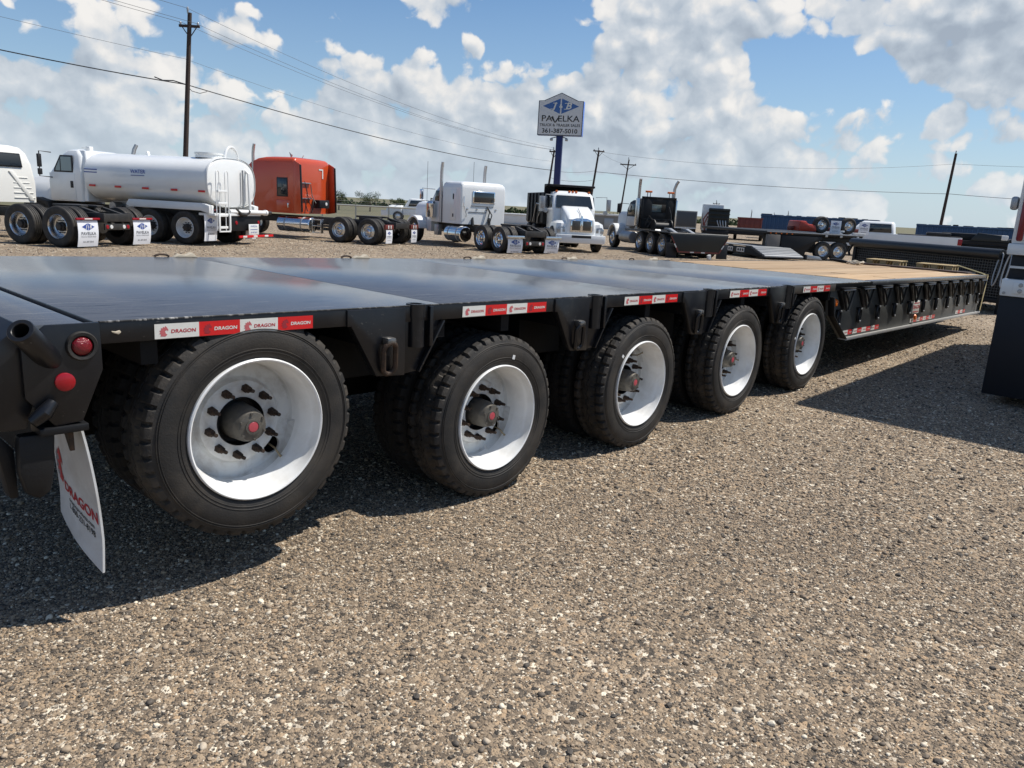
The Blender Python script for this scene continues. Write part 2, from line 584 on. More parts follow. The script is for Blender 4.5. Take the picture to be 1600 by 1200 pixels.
def empty(name, loc=(0, 0, 0), rz=0.0, parent=None):
    o = bpy.data.objects.new(name, None)
    COL.objects.link(o)
    o.location = loc
    o.rotation_euler = (0, 0, rz)
    o.empty_display_size = .2
    if parent is not None:
        o.parent = parent
    return o


def thing(name, label, cat, loc=(0, 0, 0), rz=0.0, group=None):
    return tag(empty(name, loc, rz), label, cat, group)


def copy_tree(o, parent=None):
    c = o.copy()
    COL.objects.link(c)
    if parent is not None:
        c.parent = parent
        c.matrix_parent_inverse = o.matrix_parent_inverse
    for ch in list(o.children):
        copy_tree(ch, c)
    return c


_TXT = {}


def text_mesh(txt, size=1.0, align='CENTER', bold=0.0, shear=0.0, spacing=1.0, wide=1.0, line=1.0, depth=0.0):
    key = (txt, size, align, bold, shear, spacing, wide, line, depth)
    if key in _TXT:
        return _TXT[key]
    c = bpy.data.curves.new('txt', 'FONT')
    c.body = txt
    c.size = size
    c.align_x = align
    c.align_y = 'CENTER'
    c.offset = bold * size
    c.shear = shear
    c.space_character = spacing
    c.space_line = line
    c.resolution_u = 3
    c.extrude = depth
    o = bpy.data.objects.new('txt', c)
    COL.objects.link(o)
    dg = bpy.context.evaluated_depsgraph_get()
    me = bpy.data.meshes.new_from_object(o.evaluated_get(dg))
    bpy.data.objects.remove(o)
    bpy.data.curves.remove(c)
    me.materials.clear()
    if wide != 1.0:
        me.transform(Matrix.Diagonal((wide, 1, 1, 1)))
    _TXT[key] = me
    return me


def facing(dx, dz=(0, 0, 1), at=(0, 0, 0)):
    """matrix that maps flat print (x right, y up) onto a plane: x -> dx, y -> dz"""
    X = Vector(dx).normalized()
    Y = Vector(dz).normalized()
    Z = X.cross(Y)
    return Matrix(((X.x, Y.x, Z.x, at[0]), (X.y, Y.y, Z.y, at[1]), (X.z, Y.z, Z.z, at[2]), (0, 0, 0, 1)))

# ------------------------------------------------------------------ ground


def gravel_color(t, v, rnd=None):
    c = t.ramp(v, [(0.0, (.042, .039, .036)), (.16, (.085, .073, .061)), (.34, (.150, .120, .090)), (.52, (.215, .172, .128)), (.74, (.29, .23, .165)), (.86, (.32, .235, .155)), (.92, (.40, .36, .30)), (1.0, (.64, .59, .49))])
    return t.vm('MULTIPLY', c, (1.30, 1.245, 1.165))


def ground_material():
    m = bpy.data.materials.new('gravel_ground')
    m.use_nodes = True
    t = NT(m.node_tree)
    b = m.node_tree.nodes['Principled BSDF']
    co = t.n('ShaderNodeTexCoord').outputs['Object']
    cam_d = t.vm('LENGTH', co)
    v1 = t.voro(co, 125.0)
    v2 = t.voro(co, 52.0)
    v3 = t.voro(co, 16.0)
    sp1 = t.n('ShaderNodeSeparateXYZ'); t.put(sp1.inputs[0], v1.outputs['Color'])
    sp2 = t.n('ShaderNodeSeparateXYZ'); t.put(sp2.inputs[0], v2.outputs['Color'])
    sp3 = t.n('ShaderNodeSeparateXYZ'); t.put(sp3.inputs[0], v3.outputs['Color'])
    c1, c2, c3 = gravel_color(t, sp1.outputs[0]), gravel_color(t, sp2.outputs[0]), gravel_color(t, sp3.outputs[0])
    c = t.mix(t.mr(sp2.outputs[1], .5, .55), c1, c2)
    far = t.mr(cam_d, 10, 26, 0, .6)
    c = t.mix(far, c, c3)
    patch = t.noise(co, .55, 5, .6)
    hs = t.n('ShaderNodeHueSaturation')
    t.put(hs.inputs['Color'], c)
    t.put(hs.inputs['Value'], t.mr(patch, .3, .7, .76, 1.08))
    hs.inputs['Saturation'].default_value = 1.0
    t.put(b.inputs['Base Color'], hs.outputs[0])
    b.inputs['Roughness'].default_value = .85
    b.inputs['Specular IOR Level'].default_value = .25
    h = t.m('ADD', t.m('MULTIPLY', v1.outputs['Distance'], -.4), t.m('MULTIPLY', v2.outputs['Distance'], -.7))
    h = t.m('ADD', h, t.m('MULTIPLY', v3.outputs['Distance'], t.m('MULTIPLY', far, -2.2)))
    bn = t.n('ShaderNodeBump')
    bn.inputs['Strength'].default_value = .9
    bn.inputs['Distance'].default_value = .012
    t.put(bn.inputs['Height'], h)
    t.put(b.inputs['Normal'], bn.outputs[0])
    return m


g = MB()
rings = [0, 6, 14, 26, 40, 54]
# one gravel sheet: fine near the camera, out to the boundary fence; the grass sheet continues to the horizon a little lower
gm = bmesh.new()
N = 60
xs = np.linspace(-70, 150, N)
ys = np.linspace(-90, 130, N)
vs = [[gm.verts.new((x, y, 0)) for x in xs] for y in ys]
for j in range(N - 1):
    for i in range(N - 1):
        gm.faces.new((vs[j][i], vs[j][i + 1], vs[j + 1][i + 1], vs[j + 1][i]))
me = bpy.data.meshes.new('ground')
gm.to_mesh(me)
gm.free()
GROUNDM = ground_material()
tag(link('ground', me, GROUNDM), 'brown and grey gravel yard that everything stands on', None, None, 'structure')

FIELD = mat('dry_field', (.105, .100, .048), .9, 0, .8, .08, (.19, .16, .09))
f = MB()
f.box(-4000, 4000, -4000, 4000, -.40, -.05)
tag(f.obj('field', FIELD, None, 0), 'flat dry grass field stretching to the horizon', None, None, 'structure')
# grass verge beyond the boundary fence, lying on the gravel sheet
f = MB()
f.prism([(-40, 46.5), (29.76, 44.2), (33.8, 41.2), (37.5, 47.5), (150, 100), (150, 130), (-70, 130), (-70, 48)], .004, .012, 'xy')
tag(f.obj('grass_verge', FIELD, None, 0), 'pale dry grass beyond the pipe fence', None, None, 'structure')

# ---- loose stones: real pebbles on the points of one mesh
PEB = bpy.data.collections.new('pebble_shapes')


def pebble_mat():
    m = bpy.data.materials.new('pebble')
    m.use_nodes = True
    t = NT(m.node_tree)
    b = m.node_tree.nodes['Principled BSDF']
    oi = t.n('ShaderNodeObjectInfo').outputs['Random']
    co = t.n('ShaderNodeTexCoord').outputs['Object']
    c = gravel_color(t, oi)
    nz = t.noise(co, 3.0, 3, .6)
    c = t.mix(t.mr(nz, .4, .75, 0, .35), c, (.22, .19, .16, 1))
    t.put(b.inputs['Base Color'], c)
    b.inputs['Roughness'].default_value = .7
    b.inputs['Specular IOR Level'].default_value = .35
    return m


PEBM = pebble_mat()
rr = random.Random(3)
for q in range(7):
    bm = bmesh.new()
    bmesh.ops.create_icosphere(bm, subdivisions=2 if q < 4 else 1, radius=1)
    sx, sy, sz = rr.uniform(.8, 1.25), rr.uniform(.65, 1.0), rr.uniform(.45, .75)
    for v in bm.verts:
        d = v.co.normalized()
        kf = 1 + .16 * math.sin(3.1 * d.x + q * 2) * math.cos(2.7 * d.y - q) + rr.uniform(-.10, .10)
        v.co = Vector((d.x * sx, d.y * sy, d.z * sz)) * kf
    me = bpy.data.meshes.new('pebble')
    bm.to_mesh(me)
    bm.free()
    if q < 3:
        me.polygons.foreach_set('use_smooth', [True] * len(me.polygons))
    me.materials.append(PEBM)
    PEB.objects.link(bpy.data.objects.new('pebble', me))


def scatter(n, d0, d1, smin, smax):
    """stones within a wedge round the view, radius between d0 and d1"""
    a = YAW + (RNG.random(n) - .5) * R(104)
    d = np.sqrt(d0 * d0 + RNG.random(n) * (d1 * d1 - d0 * d0))
    s = smin * (smax / smin) ** (RNG.random(n) ** 2.6)
    return np.stack([d * np.sin(a), d * np.cos(a), s * .22], 1), s


parts = [scatter(270000, .7, 4.2, .0019, .0074), scatter(5200, .7, 4.2, .008, .0165), scatter(150000, 4.2, 8.0, .0038, .0105), scatter(5000, 4.2, 8, .010, .021), scatter(52000, 8, 15, .008, .02), scatter(26000, 15, 30, .012, .028)]
P = np.concatenate([a for a, _ in parts]).astype(np.float32)
S = np.concatenate([b for _, b in parts]).astype(np.float32)
# drift: fewer loose stones in the wheel-worn patches
wx = np.sin(P[:, 0] * 1.7 + 1.3 * np.sin(P[:, 1] * .9)) + np.sin(P[:, 1] * 2.3 + P[:, 0] * .8)
keep = RNG.random(len(P)) < np.clip(.72 + .22 * wx, .25, 1)
P, S = P[keep], S[keep]
me = bpy.data.meshes.new('gravel')
me.vertices.add(len(P))
me.vertices.foreach_set('co', P.ravel())
at = me.attributes.new('size', 'FLOAT', 'POINT')
at.data.foreach_set('value', S)
rot = RNG.random((len(P), 3)).astype(np.float32) * np.array([.7, .7, 6.283], np.float32) - np.array([.35, .35, 0], np.float32)
at = me.attributes.new('turn', 'FLOAT_VECTOR', 'POINT')
at.data.foreach_set('vector', rot.ravel())
grav = link('gravel', me)
tag(grav, 'loose brown, grey and cream gravel stones over the yard', None, None, 'stuff')
ng = bpy.data.node_groups.new('gravel_stones', 'GeometryNodeTree')
ng.interface.new_socket('Geometry', in_out='INPUT', socket_type='NodeSocketGeometry')
ng.interface.new_socket('Geometry', in_out='OUTPUT', socket_type='NodeSocketGeometry')
k = NT(ng)
gi, go = k.n('NodeGroupInput'), k.n('NodeGroupOutput')
ci = k.n('GeometryNodeCollectionInfo')
ci.inputs['Collection'].default_value = PEB
ci.inputs['Separate Children'].default_value = True
ci.inputs['Reset Children'].default_value = True
iop = k.n('GeometryNodeInstanceOnPoints')
iop.inputs['Pick Instance'].default_value = True
ri = k.n('FunctionNodeRandomValue', data_type='INT')
ri.inputs['Min'].default_value = 0
ri.inputs['Max'].default_value = 6
na = k.n('GeometryNodeInputNamedAttribute', data_type='FLOAT'); na.inputs[0].default_value = 'size'
nr = k.n('GeometryNodeInputNamedAttribute', data_type='FLOAT_VECTOR'); nr.inputs[0].default_value = 'turn'
e2r = k.n('FunctionNodeEulerToRotation')
L = ng.links.new
L(gi.outputs[0], iop.inputs['Points'])
L(ci.outputs[0], iop.inputs['Instance'])
L([o for o in ri.outputs if o.enabled and o.type == 'INT'][0], iop.inputs['Instance Index'])
L([o for o in nr.outputs if o.name == 'Attribute' and o.enabled][0], e2r.inputs[0])
L(e2r.outputs[0], iop.inputs['Rotation'])
L([o for o in na.outputs if o.name == 'Attribute' and o.enabled][0], iop.inputs['Scale'])
L(iop.outputs[0], go.inputs[0])
md = grav.modifiers.new('stones', 'NODES')
md.node_group = ng

# ------------------------------------------------------------------ the lowboy trailer
YN, YF = 2.746, 5.46            # near and far edges of the deck


def zt(x):
    return 1.153 - .0178 * x


SHEAR = Matrix(((1, 0, 0, 0), (0, 1, 0, 0), (-.0178, 0, 1, 1.153), (0, 0, 0, 1)))   # deck frame: z = 0 is the deck top, sloping gently forward
TR = thing('lowboy_trailer', 'black five-axle lowboy trailer with white wheels, steel rear deck and wooden front deck', 'trailer', (0, 0, 0))


def dobj(b, name, m, parent=None, ang=35, label=None):
    b.bm.transform(SHEAR)
    return b.obj(name, m, TR if parent is None else parent, ang, None, label)


# deck plates with open seams, then the rear cross plate
for i, (a, c) in enumerate([(.915, 2.49), (2.498, 4.45), (4.458, 6.28), (6.288, 8.86)]):
    b = MB()
    b.box(a, c, YN + .012, YF, -.022, 0, .003)
    dobj(b, 'deck_plate', DECK)
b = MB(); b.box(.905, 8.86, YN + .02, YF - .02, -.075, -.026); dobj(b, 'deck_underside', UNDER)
b = MB(); b.box(.70, .883, YN + .002, YF, -.045, -.001, .004)
dobj(b, 'rear_cross_plate', DECK)
b = MB(); b.box(.883, .915, YN + .01, YF, -.06, -.018); dobj(b, 'drain_groove', BLACKD)
# near-side steel margin beside the planks, then planks laid lengthwise
b = MB(); b.box(8.86, 14.45, YN + .005, YN + .10, -.04, .004, .003); dobj(b, 'edge_angle', DECK, None, 35, 'worn bare steel edge beside the planks')
b = MB(); b.box(8.86, 14.45, YF - .10, YF, -.04, .002, .003); dobj(b, 'edge_angle', BLACKD)
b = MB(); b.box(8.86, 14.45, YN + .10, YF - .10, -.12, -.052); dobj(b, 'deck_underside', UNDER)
py = YN + .104
pi = 0
rr = random.Random(5)
while py < YF - .12:
    w = rr.choice([.19, .235, .285])
    w = min(w, YF - .104 - py)
    cut = rr.choice([0, 0, 9.96 if pi < 3 else 12.2])
    spans = [(8.87, 14.44)]
    if pi in (0, 1, 2):
        spans = [(8.87, 9.93), (10.01, 14.44)]
    elif pi % 3 == 1:
        spans = [(8.87, 12.1), (12.115, 14.44)]
    for (a, c) in spans:
        b = MB()
        h = rr.uniform(-.003, .004)
        b.box(a, c, py, py + w - .008, -.05, .002 + h, .004, None, 1)
        dobj(b, 'plank', PLANK)
    py += w
    pi += 1

# near side: edge channel and the shaped hanger plates between the wheels
b = MB()
b.prism([(.93, -.002), (.93, -.078), (7.74, -.078), (7.74, -.002)], YN, YN + .02, 'xz', .003)
dobj(b, 'side_channel', BLACK)
b = MB()
b.box(.93, 7.7, YF - .02, YF, -.42, -.004); b.box(7.7, 14.4, YF - .02, YF, -.55, -.004)
dobj(b, 'far_side_channel', UNDER)
# bright chipped weld line along the edge
b = MB(); b.box(.93, 8.85, YN - .0015, YN + .0105, -.0045, .0012, .0006, None, 1)
dobj(b, 'chipped_edge', EDGEM)
b = MB(); b.prism([(.965, -.034), (.978, -.037), (.992, -.033), (.997, -.040), (.988, -.048), (.976, -.044), (.967, -.040)], YN - .006, YN + .001, 'xz', .002); dobj(b, 'weld_scar', TANRAG)

for i in range(4):
    c = 2.2 + 1.425 * i
    b = MB()
    pl = [(c - .27, -.080), (c - .25, -.078), (c - .11, -.318), (c + .055, -.330), (c + .055, -.006), (c - .27, -.006)]
    b.prism(pl, YN - .012, YN + .03, 'xz', .003)
    b.bm.transform(SHEAR)
    hp = b.obj('hanger_plate', BLACK, TR)
    # right half, set back a little behind the fold, with its slanting lower edge
    b = MB()
    b.prism([(c + .058, -.006), (c + .058, -.330), (c + .15, -.322), (c + .30, -.085), (c + .30, -.006)], YN + .012, YN + .032, 'xz', .003)
    b.prism([(c + .150, -.326), (c + .306, -.083), (c + .296, -.079), (c + .142, -.320)], YN - .012, YN + .012, 'xz', .002)
    dobj(b, 'web_plate', BLACK, hp)
    b = MB()
    b.cyl((c + .135, YN + .012, -.20), (c + .135, YN + .012, -.004), .042, None, 20)
    b.lathe([(.030, -.06), (.046, -.06), (.046, .004), (.030, .004), (.030, -.06)], 20, 'z', Matrix.Translation((c + .135, YN + .012, .002)))
    b.box(c + .20, c + .222, YN - .020, YN + .012, -.20, -.006, .003)
    dobj(b, 'stake_socket', BLACK, hp)
    # tie-down ring hanging from a welded lug
    b = MB()
    rx, rz = c - .055, -.235
    pts = []
    for q in range(28):
        a = 2 * math.pi * q / 28
        pts.append((rx + .034 * math.cos(a), YN - .035 - .012 * math.sin(a), rz + .036 * math.sin(a) + (.038 if math.sin(a) > 0 else -.038)))
    b.tube(pts, .0125, 10, closed=True)
    dobj(b, 'tie_ring', RUST if i == 0 else BLACK, hp)
    b = MB()
    b.box(rx - .026, rx + .026, YN - .058, YN - .008, -.175, -.135, .012)
    dobj(b, 'ring_lug', WORN, hp)

# welds / under-frame
for y in (3.55, 4.66):
    b = MB()
    b.box(.95, 7.9, y - .07, y + .07, -.12, -.09); b.box(.95, 7.9, y - .012, y + .012, -.36, -.12); b.box(.95, 7.9, y - .07, y + .07, -.385, -.36)
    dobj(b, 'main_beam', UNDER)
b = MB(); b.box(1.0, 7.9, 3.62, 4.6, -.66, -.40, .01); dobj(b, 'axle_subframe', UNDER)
for i in range(4):
    c = 2.2 + 1.425 * i
    for ya, yb in ((YN + .32, 3.6), (4.62, YF - .1)):
        b = MB(); b.box(c - .2, c + .2, ya, yb, -.40, -.17, .006); dobj(b, 'hanger_crossbeam', UNDER)
b = MB()
for xx in np.arange(1.1, 7.8, .47):
    b.box(xx - .03, xx + .03, YN + .03, YF - .03, -.17, -.08)
o = dobj(b, 'cross_members', UNDER); o['kind'] = 'stuff'

# reflective tape: one strip over each wheel, four panels each


def emblem_mesh(s):
    """small winged-beast silhouette made of a few facets"""
    bm = bmesh.new()
    P_ = [(-.30, -.42), (.12, -.46), (.30, -.30), (.16, -.20), (.10, .02), (.26, .10), (.34, .00), (.40, .10), (.28, .30), (.14, .46), (.06, .30), (-.02, .40), (-.12, .26), (-.24, .30), (-.22, .10), (-.38, .06), (-.28, -.08), (-.40, -.20), (-.24, -.24)]
    vs = [bm.verts.new((x * s, y * s, 0)) for x, y in P_]
    es = [bm.edges.new((vs[i], vs[(i + 1) % len(vs)])) for i in range(len(vs))]
    bmesh.ops.triangle_fill(bm, edges=es, use_beauty=True)
    for f in bm.faces:
        f.normal_update()
        if f.normal.z < 0:
            f.normal_flip()
    me = bpy.data.meshes.new('emblem')
    bm.to_mesh(me)
    bm.free()
    return me


def tape_meshes(w, h, red):
    txt = MB()
    T = facing((1, 0, 0), (0, 0, 1), (w * .14, -.0018, -h * .04))
    txt.mesh(text_mesh('DRAGON', h * .34, 'CENTER', .028, .08, 1.0, 1.16), T)
    em = MB()
    em.mesh(emblem_mesh(h * .78), facing((1, 0, 0), (0, 0, 1), (-w * .30, -.0018, 0)))
    base = MB()
    base.box(-w / 2, w / 2, -.0012, 0, -h / 2, h / 2)
    return base.data('tape_panel', 0), txt.data('lettering', 0), em.data('emblem', 0)


EMBW = mat('pink_print', (.50, .12, .13), .5)
EMBR = mat('dark_red_print', (.30, .02, .03), .5)
TW, TH = .163, .054
mw, mr_ = tape_meshes(TW, TH, 0), tape_meshes(TW, TH, 1)
for x0, z0 in [(1.11, -.051), (2.63, -.050), (4.06, -.048), (5.50, -.046), (6.93, -.046)]:
    st = empty('reflector_strip', (x0, YN - .0015, zt(x0) + z0 + .004), 0, TR)
    st.rotation_euler = (0, math.atan(.0178), 0)
    for q in range(4):
        red = q % 2
        me3 = mr_ if red else mw
        for nm, me, m in (('tape_panel', me3[0], TAPER if red else TAPEW), ('lettering', me3[1], TAPEW if red else REDINK), ('emblem', me3[2], EMBR if red else EMBW)):
            ob = link(nm, me if not me.materials or me.materials[0] == m else me.copy(), m, st, (TW / 2 + q * TW, 0, 0))

# rear corner post: plate, lamps, pipe, bumper
b = MB()
b.prism([(.765, -.002), (.93, -.002), (.93, -.165), (.855, -.338), (.77, -.345), (.69, -.24), (.69, -.06)], YN - .004, YN + .012, 'xz', .003)
cp = dobj(b, 'corner_plate', BLACK)
b = MB(); b.box(.72, .87, YN - .012, YN + .09, -.372, -.346, .004); dobj(b, 'corner_foot', BLACKD, cp)
# recessed round tail lamp with its grommet
LX, LZ = .868, -.078
b = MB(); b.lathe([(.036, -.010), (.046, -.012), (.050, -.006), (.050, .002), (.034, .002), (.034, -.010)], 32, 'y', Matrix.Translation((LX, YN - .004, LZ)))
tl = dobj(b, 'tail_lamp', RUBBER)
b = MB(); b.lathe([(0, -.018), (.012, -.0178), (.026, -.013), (.033, -.005), (.034, .002)], 28, 'y', Matrix.Translation((LX, YN - .004, LZ))); dobj(b, 'lens', mat('tail_lamp_lens', (.16, .003, .008), .15, 0, .5, 40, (.34, .01, .02), .5, 220, .3), tl)
b = MB(); b.lathe([(0, -.010), (.028, -.010), (.031, -.008), (.031, 0)], 28, 'y', Matrix.Translation((.808, YN - .004, -.195)))
dobj(b, 'round_reflector', REDC)
# rear end: slanting tail plate, cross beam and ramp-hinge pipe
b = MB()
b.prism([(.70, -.002), (.765, -.04), (.74, -.10), (.72, -.25), (.69, -.345), (.62, -.345), (.55, -.28), (.57, -.10)], YN + .013, YF - .013, 'xz', .004)
dobj(b, 'tail_beam', BLACK)
b = MB(); b.box(.845, .885, 3.25, YF - .1, -.66, -.345, .004); dobj(b, 'shade_panel', UNDER)  # added dark panel closing the view, stands in for under-trailer shade
b = MB()
p0, p1 = Vector((.672, YN - .09, .0)), Vector((.782, YN + .03, -.125))
d = (p1 - p0).normalized()
rot_ = d.to_track_quat('Z', 'Y').to_matrix().to_4x4()
LP = (p1 - p0).length
b.lathe([(.0245, .07), (.0245, .002), (.0265, 0), (.038, 0), (.040, .003), (.040, LP)], 30, 'z', Matrix.Translation(p0) @ rot_)
pipe = dobj(b, 'ramp_pin_pipe', BLACK)
b = MB(); b.cyl(p0 + d * .062, p0 + d * .064, .0243, None, 20); dobj(b, 'pipe_bore', mat('hollow_shade_black', (.002, .002, .002), .9), pipe)  # disc inside the pipe, near-black colour standing in for the hollow's shade
# hook lug and hanging tongue under the corner
b = MB(); b.tube([(.70, YN - .02, -.315), (.735, YN - .03, -.285), (.765, YN - .02, -.255)], [.02, .026, .018], 14); dobj(b, 'hook_lug', BLACK)
b = MB()
b.prism([(.665, -.37), (.775, -.37), (.765, -.50), (.75, -.575), (.715, -.60), (.675, -.575), (.66, -.50)], YN + .02, YN + .075, 'xz', .012)
dobj(b, 'hanging_tongue', BLACKD)
b = MB(); b.prism([(.52, -.30), (.60, -.34), (.665, -.43), (.665, -.60), (.64, -.60), (.62, -.46), (.54, -.38)], YN + .08, YN + .16, 'xz', .006); dobj(b, 'tail_bracket', BLACKD)

# curved white mud flap with print
FY0, FY1, FZ0, FZ1 = 2.795, 3.15, .195, .785


def flap_pt(s, t, o=0.0):
    """s across from the near edge, t down; the sheet bows rearward in the middle and kicks forward at the foot"""
    y = FY0 + (FY1 - FY0) * s
    z = FZ1 + (FZ0 + .135 * s - FZ1) * t
    x = .858 + .042 * min(1, t * 1.25) ** .8 + (.012 * math.sin(math.pi * t)) * (1 - s) - .014 * math.sin(math.pi * s) * t - .02 * s * t + o
    return (x, y, z)


b = MB()
NS, NT_ = 8, 14
fr = [[flap_pt(i / NS, j / NT_, -.004) for i in range(NS + 1)] for j in range(NT_ + 1)]
bk = [[flap_pt(i / NS, j / NT_, .004) for i in range(NS + 1)] for j in range(NT_ + 1)]
b.loft([fr[j] + bk[j][::-1] for j in range(NT_ + 1)], True)
fl = b.obj('mud_flap', FLAPW, TR, 50)


def on_flap(me, s0, t0, sx, sz):
    """lay flat print onto the flap: print x runs from the far edge to the near edge"""
    bm = bmesh.new()
    bm.from_mesh(me)
    bmesh.ops.triangulate(bm, faces=bm.faces[:])
    bmesh.ops.subdivide_edges(bm, edges=[e for e in bm.edges if e.calc_length() * sx > .06], cuts=2)
    for v in bm.verts:
        v.co = Vector(flap_pt(s0 - v.co.x * sx, t0 - v.co.y * sz, -.0055))
    out = bpy.data.meshes.new('print')
    bm.to_mesh(out)
    bm.free()
    return out


link('lettering', on_flap(text_mesh('DRAGON', 1, 'CENTER', .03, 0), .40, .655, .172, .105), REDINK, fl)
link('small_lettering', on_flap(text_mesh('dragonproducts.com', 1, 'CENTER', .015), .40, .735, .066, .045), INK, fl)
link('phone_number', on_flap(text_mesh('1-800-231-8198', 1, 'CENTER', .015), .40, .79, .088, .062), INK, fl)
link('emblem', on_flap(emblem_mesh(1.0), .84, .50, .20, .34), REDINK, fl)
link('emblem_shade', on_flap(emblem_mesh(.8), .90, .50, .18, .34), GREYINK, fl)
b = MB(); b.box(.825, .85, FY0 - .01, FY1 + .05, .755, .80, .003); b.cyl((.82, 2.80, .772), (.812, 2.80, .772), .012, None, 6); b.obj('flap_hanger', BLACKD, TR)
b = MB(); b.prism([(2.775, .755), (2.84, .755), (2.785, .69), (2.775, .69)], .818, .832, 'yz'); b.obj('flap_gusset', RUST, TR)

# ---- wheels


def tyre_mesh(ro=.4575, rb=.290, w=.245, lugs=43, deep=True):
    """outer face at y = 0, the tyre runs to y = w; shoulder blocks and zig-zag grooves are modelled"""
    prof = [(rb, .018), (rb + .008, .006), (rb + .020, -.001), (rb + .034, -.005), (rb + .060, -.010), (rb + .088, -.0105), (rb + .112, -.006), (ro - .040, .000), (ro - .026, .004)]
    side = [(r, y) for r, y in prof]
    steps = 8 if deep else 2
    n = lugs * steps
    tread_y = [.020, .045, .066, .069, .090, .118, .1225, .127, .155, .176, .179, .200, .225]
    rings = []
    for i in range(n):
        ph = i % steps
        a = 2 * math.pi * i / n
        # per-angle profile
        groove = deep and ph in (0, 1)
        pts = list(side)
        sh = -.013 if groove else 0.0
        pts.append((ro - .014 + sh * .6, .009 + (.014 if groove else 0)))
        pts.append((ro - .004 + sh, .017 + (.010 if groove else 0)))
        zz = .006 * (1 if ph < steps / 2 else -1)
        for y in tread_y[1:-1]:
            r = ro
            if y in (.0665, .0685):
                r = ro
            near_g = min(abs(y - .0675), abs(y - .1225), abs(y - .1775))
            if near_g < .003:
                r = ro - .013
            if groove and (y < .06 or y > .19):
                r = ro - (.015 if (y < .05 or y > .2) else .010)
            pts.append((r, y + (zz if .06 < y < .19 else 0)))
        for r, y in [(ro - .004 + sh, w - .017), (ro - .014 + sh * .6, w - .009), (ro - .05, w), (rb + .08, w + .006), (rb + .02, w - .002), (rb, w - .02)]:
            pts.append((r, y))
        rings.append([(r * math.cos(a), y, r * math.sin(a)) for r, y in pts])
    rings.append(rings[0])
    b = MB()
    b.loft(rings, False, False)
    # moulding lines round the sidewall
    for r, y in (((rb + .036, -.0055), (rb + .048, -.008), (rb + .118, -.0045), (rb + .126, -.003)) if deep else ()):
        b.lathe([(r - .003, y + .002), (r - .001, y - .0022), (r + .001, y - .0022), (r + .003, y + .002)], 96, 'y')
    return b.data('tyre', 32)


TYRE = tyre_mesh()
TYRE.materials.append(RUBBER)
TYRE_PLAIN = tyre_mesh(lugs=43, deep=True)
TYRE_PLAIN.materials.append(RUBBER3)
# bake tread darkness by face: tread faces get the dustier tread rubber
TYRE.materials.append(RUBBER2)
for p_ in TYRE.polygons:
    c = p_.center
    if math.hypot(c.x, c.z) > .435:
        p_.material_index = 1
RIM_HOLE = (.2125, 0.0, .039)


def round_text(txt, rad, size, a0, yface):
    """raised lettering bent round the sidewall"""
    me = text_mesh(txt, size, 'CENTER', .0, 0, 1.15)
    bm = bmesh.new()
    bm.from_mesh(me)
    bmesh.ops.triangulate(bm, faces=bm.faces[:])
    r = bmesh.ops.extrude_face_region(bm, geom=bm.faces[:])
    for v in [q for q in r['geom'] if isinstance(q, bmesh.types.BMVert)]:
        v.co.z += .0022
    for v in bm.verts:
        x, y, z = v.co
        a = a0 - x / rad
        rr_ = rad + y
        v.co = Vector((rr_ * math.cos(a), yface - z, rr_ * math.sin(a)))
    bmesh.ops.recalc_face_normals(bm, faces=bm.faces[:])
    out = bpy.data.meshes.new('sidewall_lettering')
    bm.to_mesh(out)
    bm.free()
    return out


SIDE_TXT = MB()
SIDE_TXT.mesh(round_text('255/70R22.5', .382, .034, 0, -.0065))
SIDE_TXT = SIDE_TXT.data('sidewall_lettering', 0); SIDE_TXT.materials.append(mat('raised_rubber', (.040, .037, .033), .6, 0, .5, 20, (.05, .045, .038)))

b = MB()
b.lathe([(.080, .205), (.077, .150), (.074, .105), (.072, .088), (.070, .080), (.066, .074), (.063, .060), (.060, .054), (.034, .050), (.034, .046), (.024, .045), (.0235, .049), (0, .049)], 40, 'y')
for q in range(6):
    a = q * math.pi / 3 + .3
    b.cyl((.055 * math.cos(a), .056, .055 * math.sin(a)), (.055 * math.cos(a), .046, .055 * math.sin(a)), .006, None, 6)
HUB = b.data('hub', 30); HUB.materials.append(HUBM)
b = MB(); b.lathe([(.1045, .150), (.1035, .145), (.1015, .150), (.100, .205), (.07, .206)], 40, 'y'); HUBREC = b.data('hub_recess', 30); HUBREC.materials.append(BLACKD)
b = MB(); b.lathe([(.0235, .0485), (.020, .0455), (.010, .0445), (0, .0445)], 24, 'y'); HUBEYE = b.data('cap_window', 30); HUBEYE.materials.append(PINK)
b = MB()
b.lathe([(.0, .108), (.010, .108), (.011, .112), (.011, .128), (.016, .130), (.019, .134), (.019, .150), (.022, .152), (.023, .170)], 6, 'y')
b.lathe([(.0, .096), (.0095, .097), (.0095, .112)], 10, 'y')
NUT = b.data('lug_nut', 25); NUT.materials.append(RUST)
b = MB(); b.tube([(.195, .180, -.004), (.206, .130, -.010), (.226, .118, -.020), (.236, .112, -.024)], .0042, 8); b.tube([(.234, .113, -.0235), (.240, .110, -.025)], .0065, 8)
STEM = b.data('valve_stem', 40); STEM.materials.append(mat('brass', (.25, .2, .12), .4, .7))
b = MB(); b.lathe([(.10, .20), (.205, .215), (.21, .40), (.10, .42)], 40, 'y'); DRUM = b.data('brake_drum', 30); DRUM.materials.append(UNDER)
b = MB(); b.box(-.012, .012, -.0105, -.0075, -.010, .010, .001); STICK = b.data('white_sticker', 0); STICK.materials.append(WHITED)



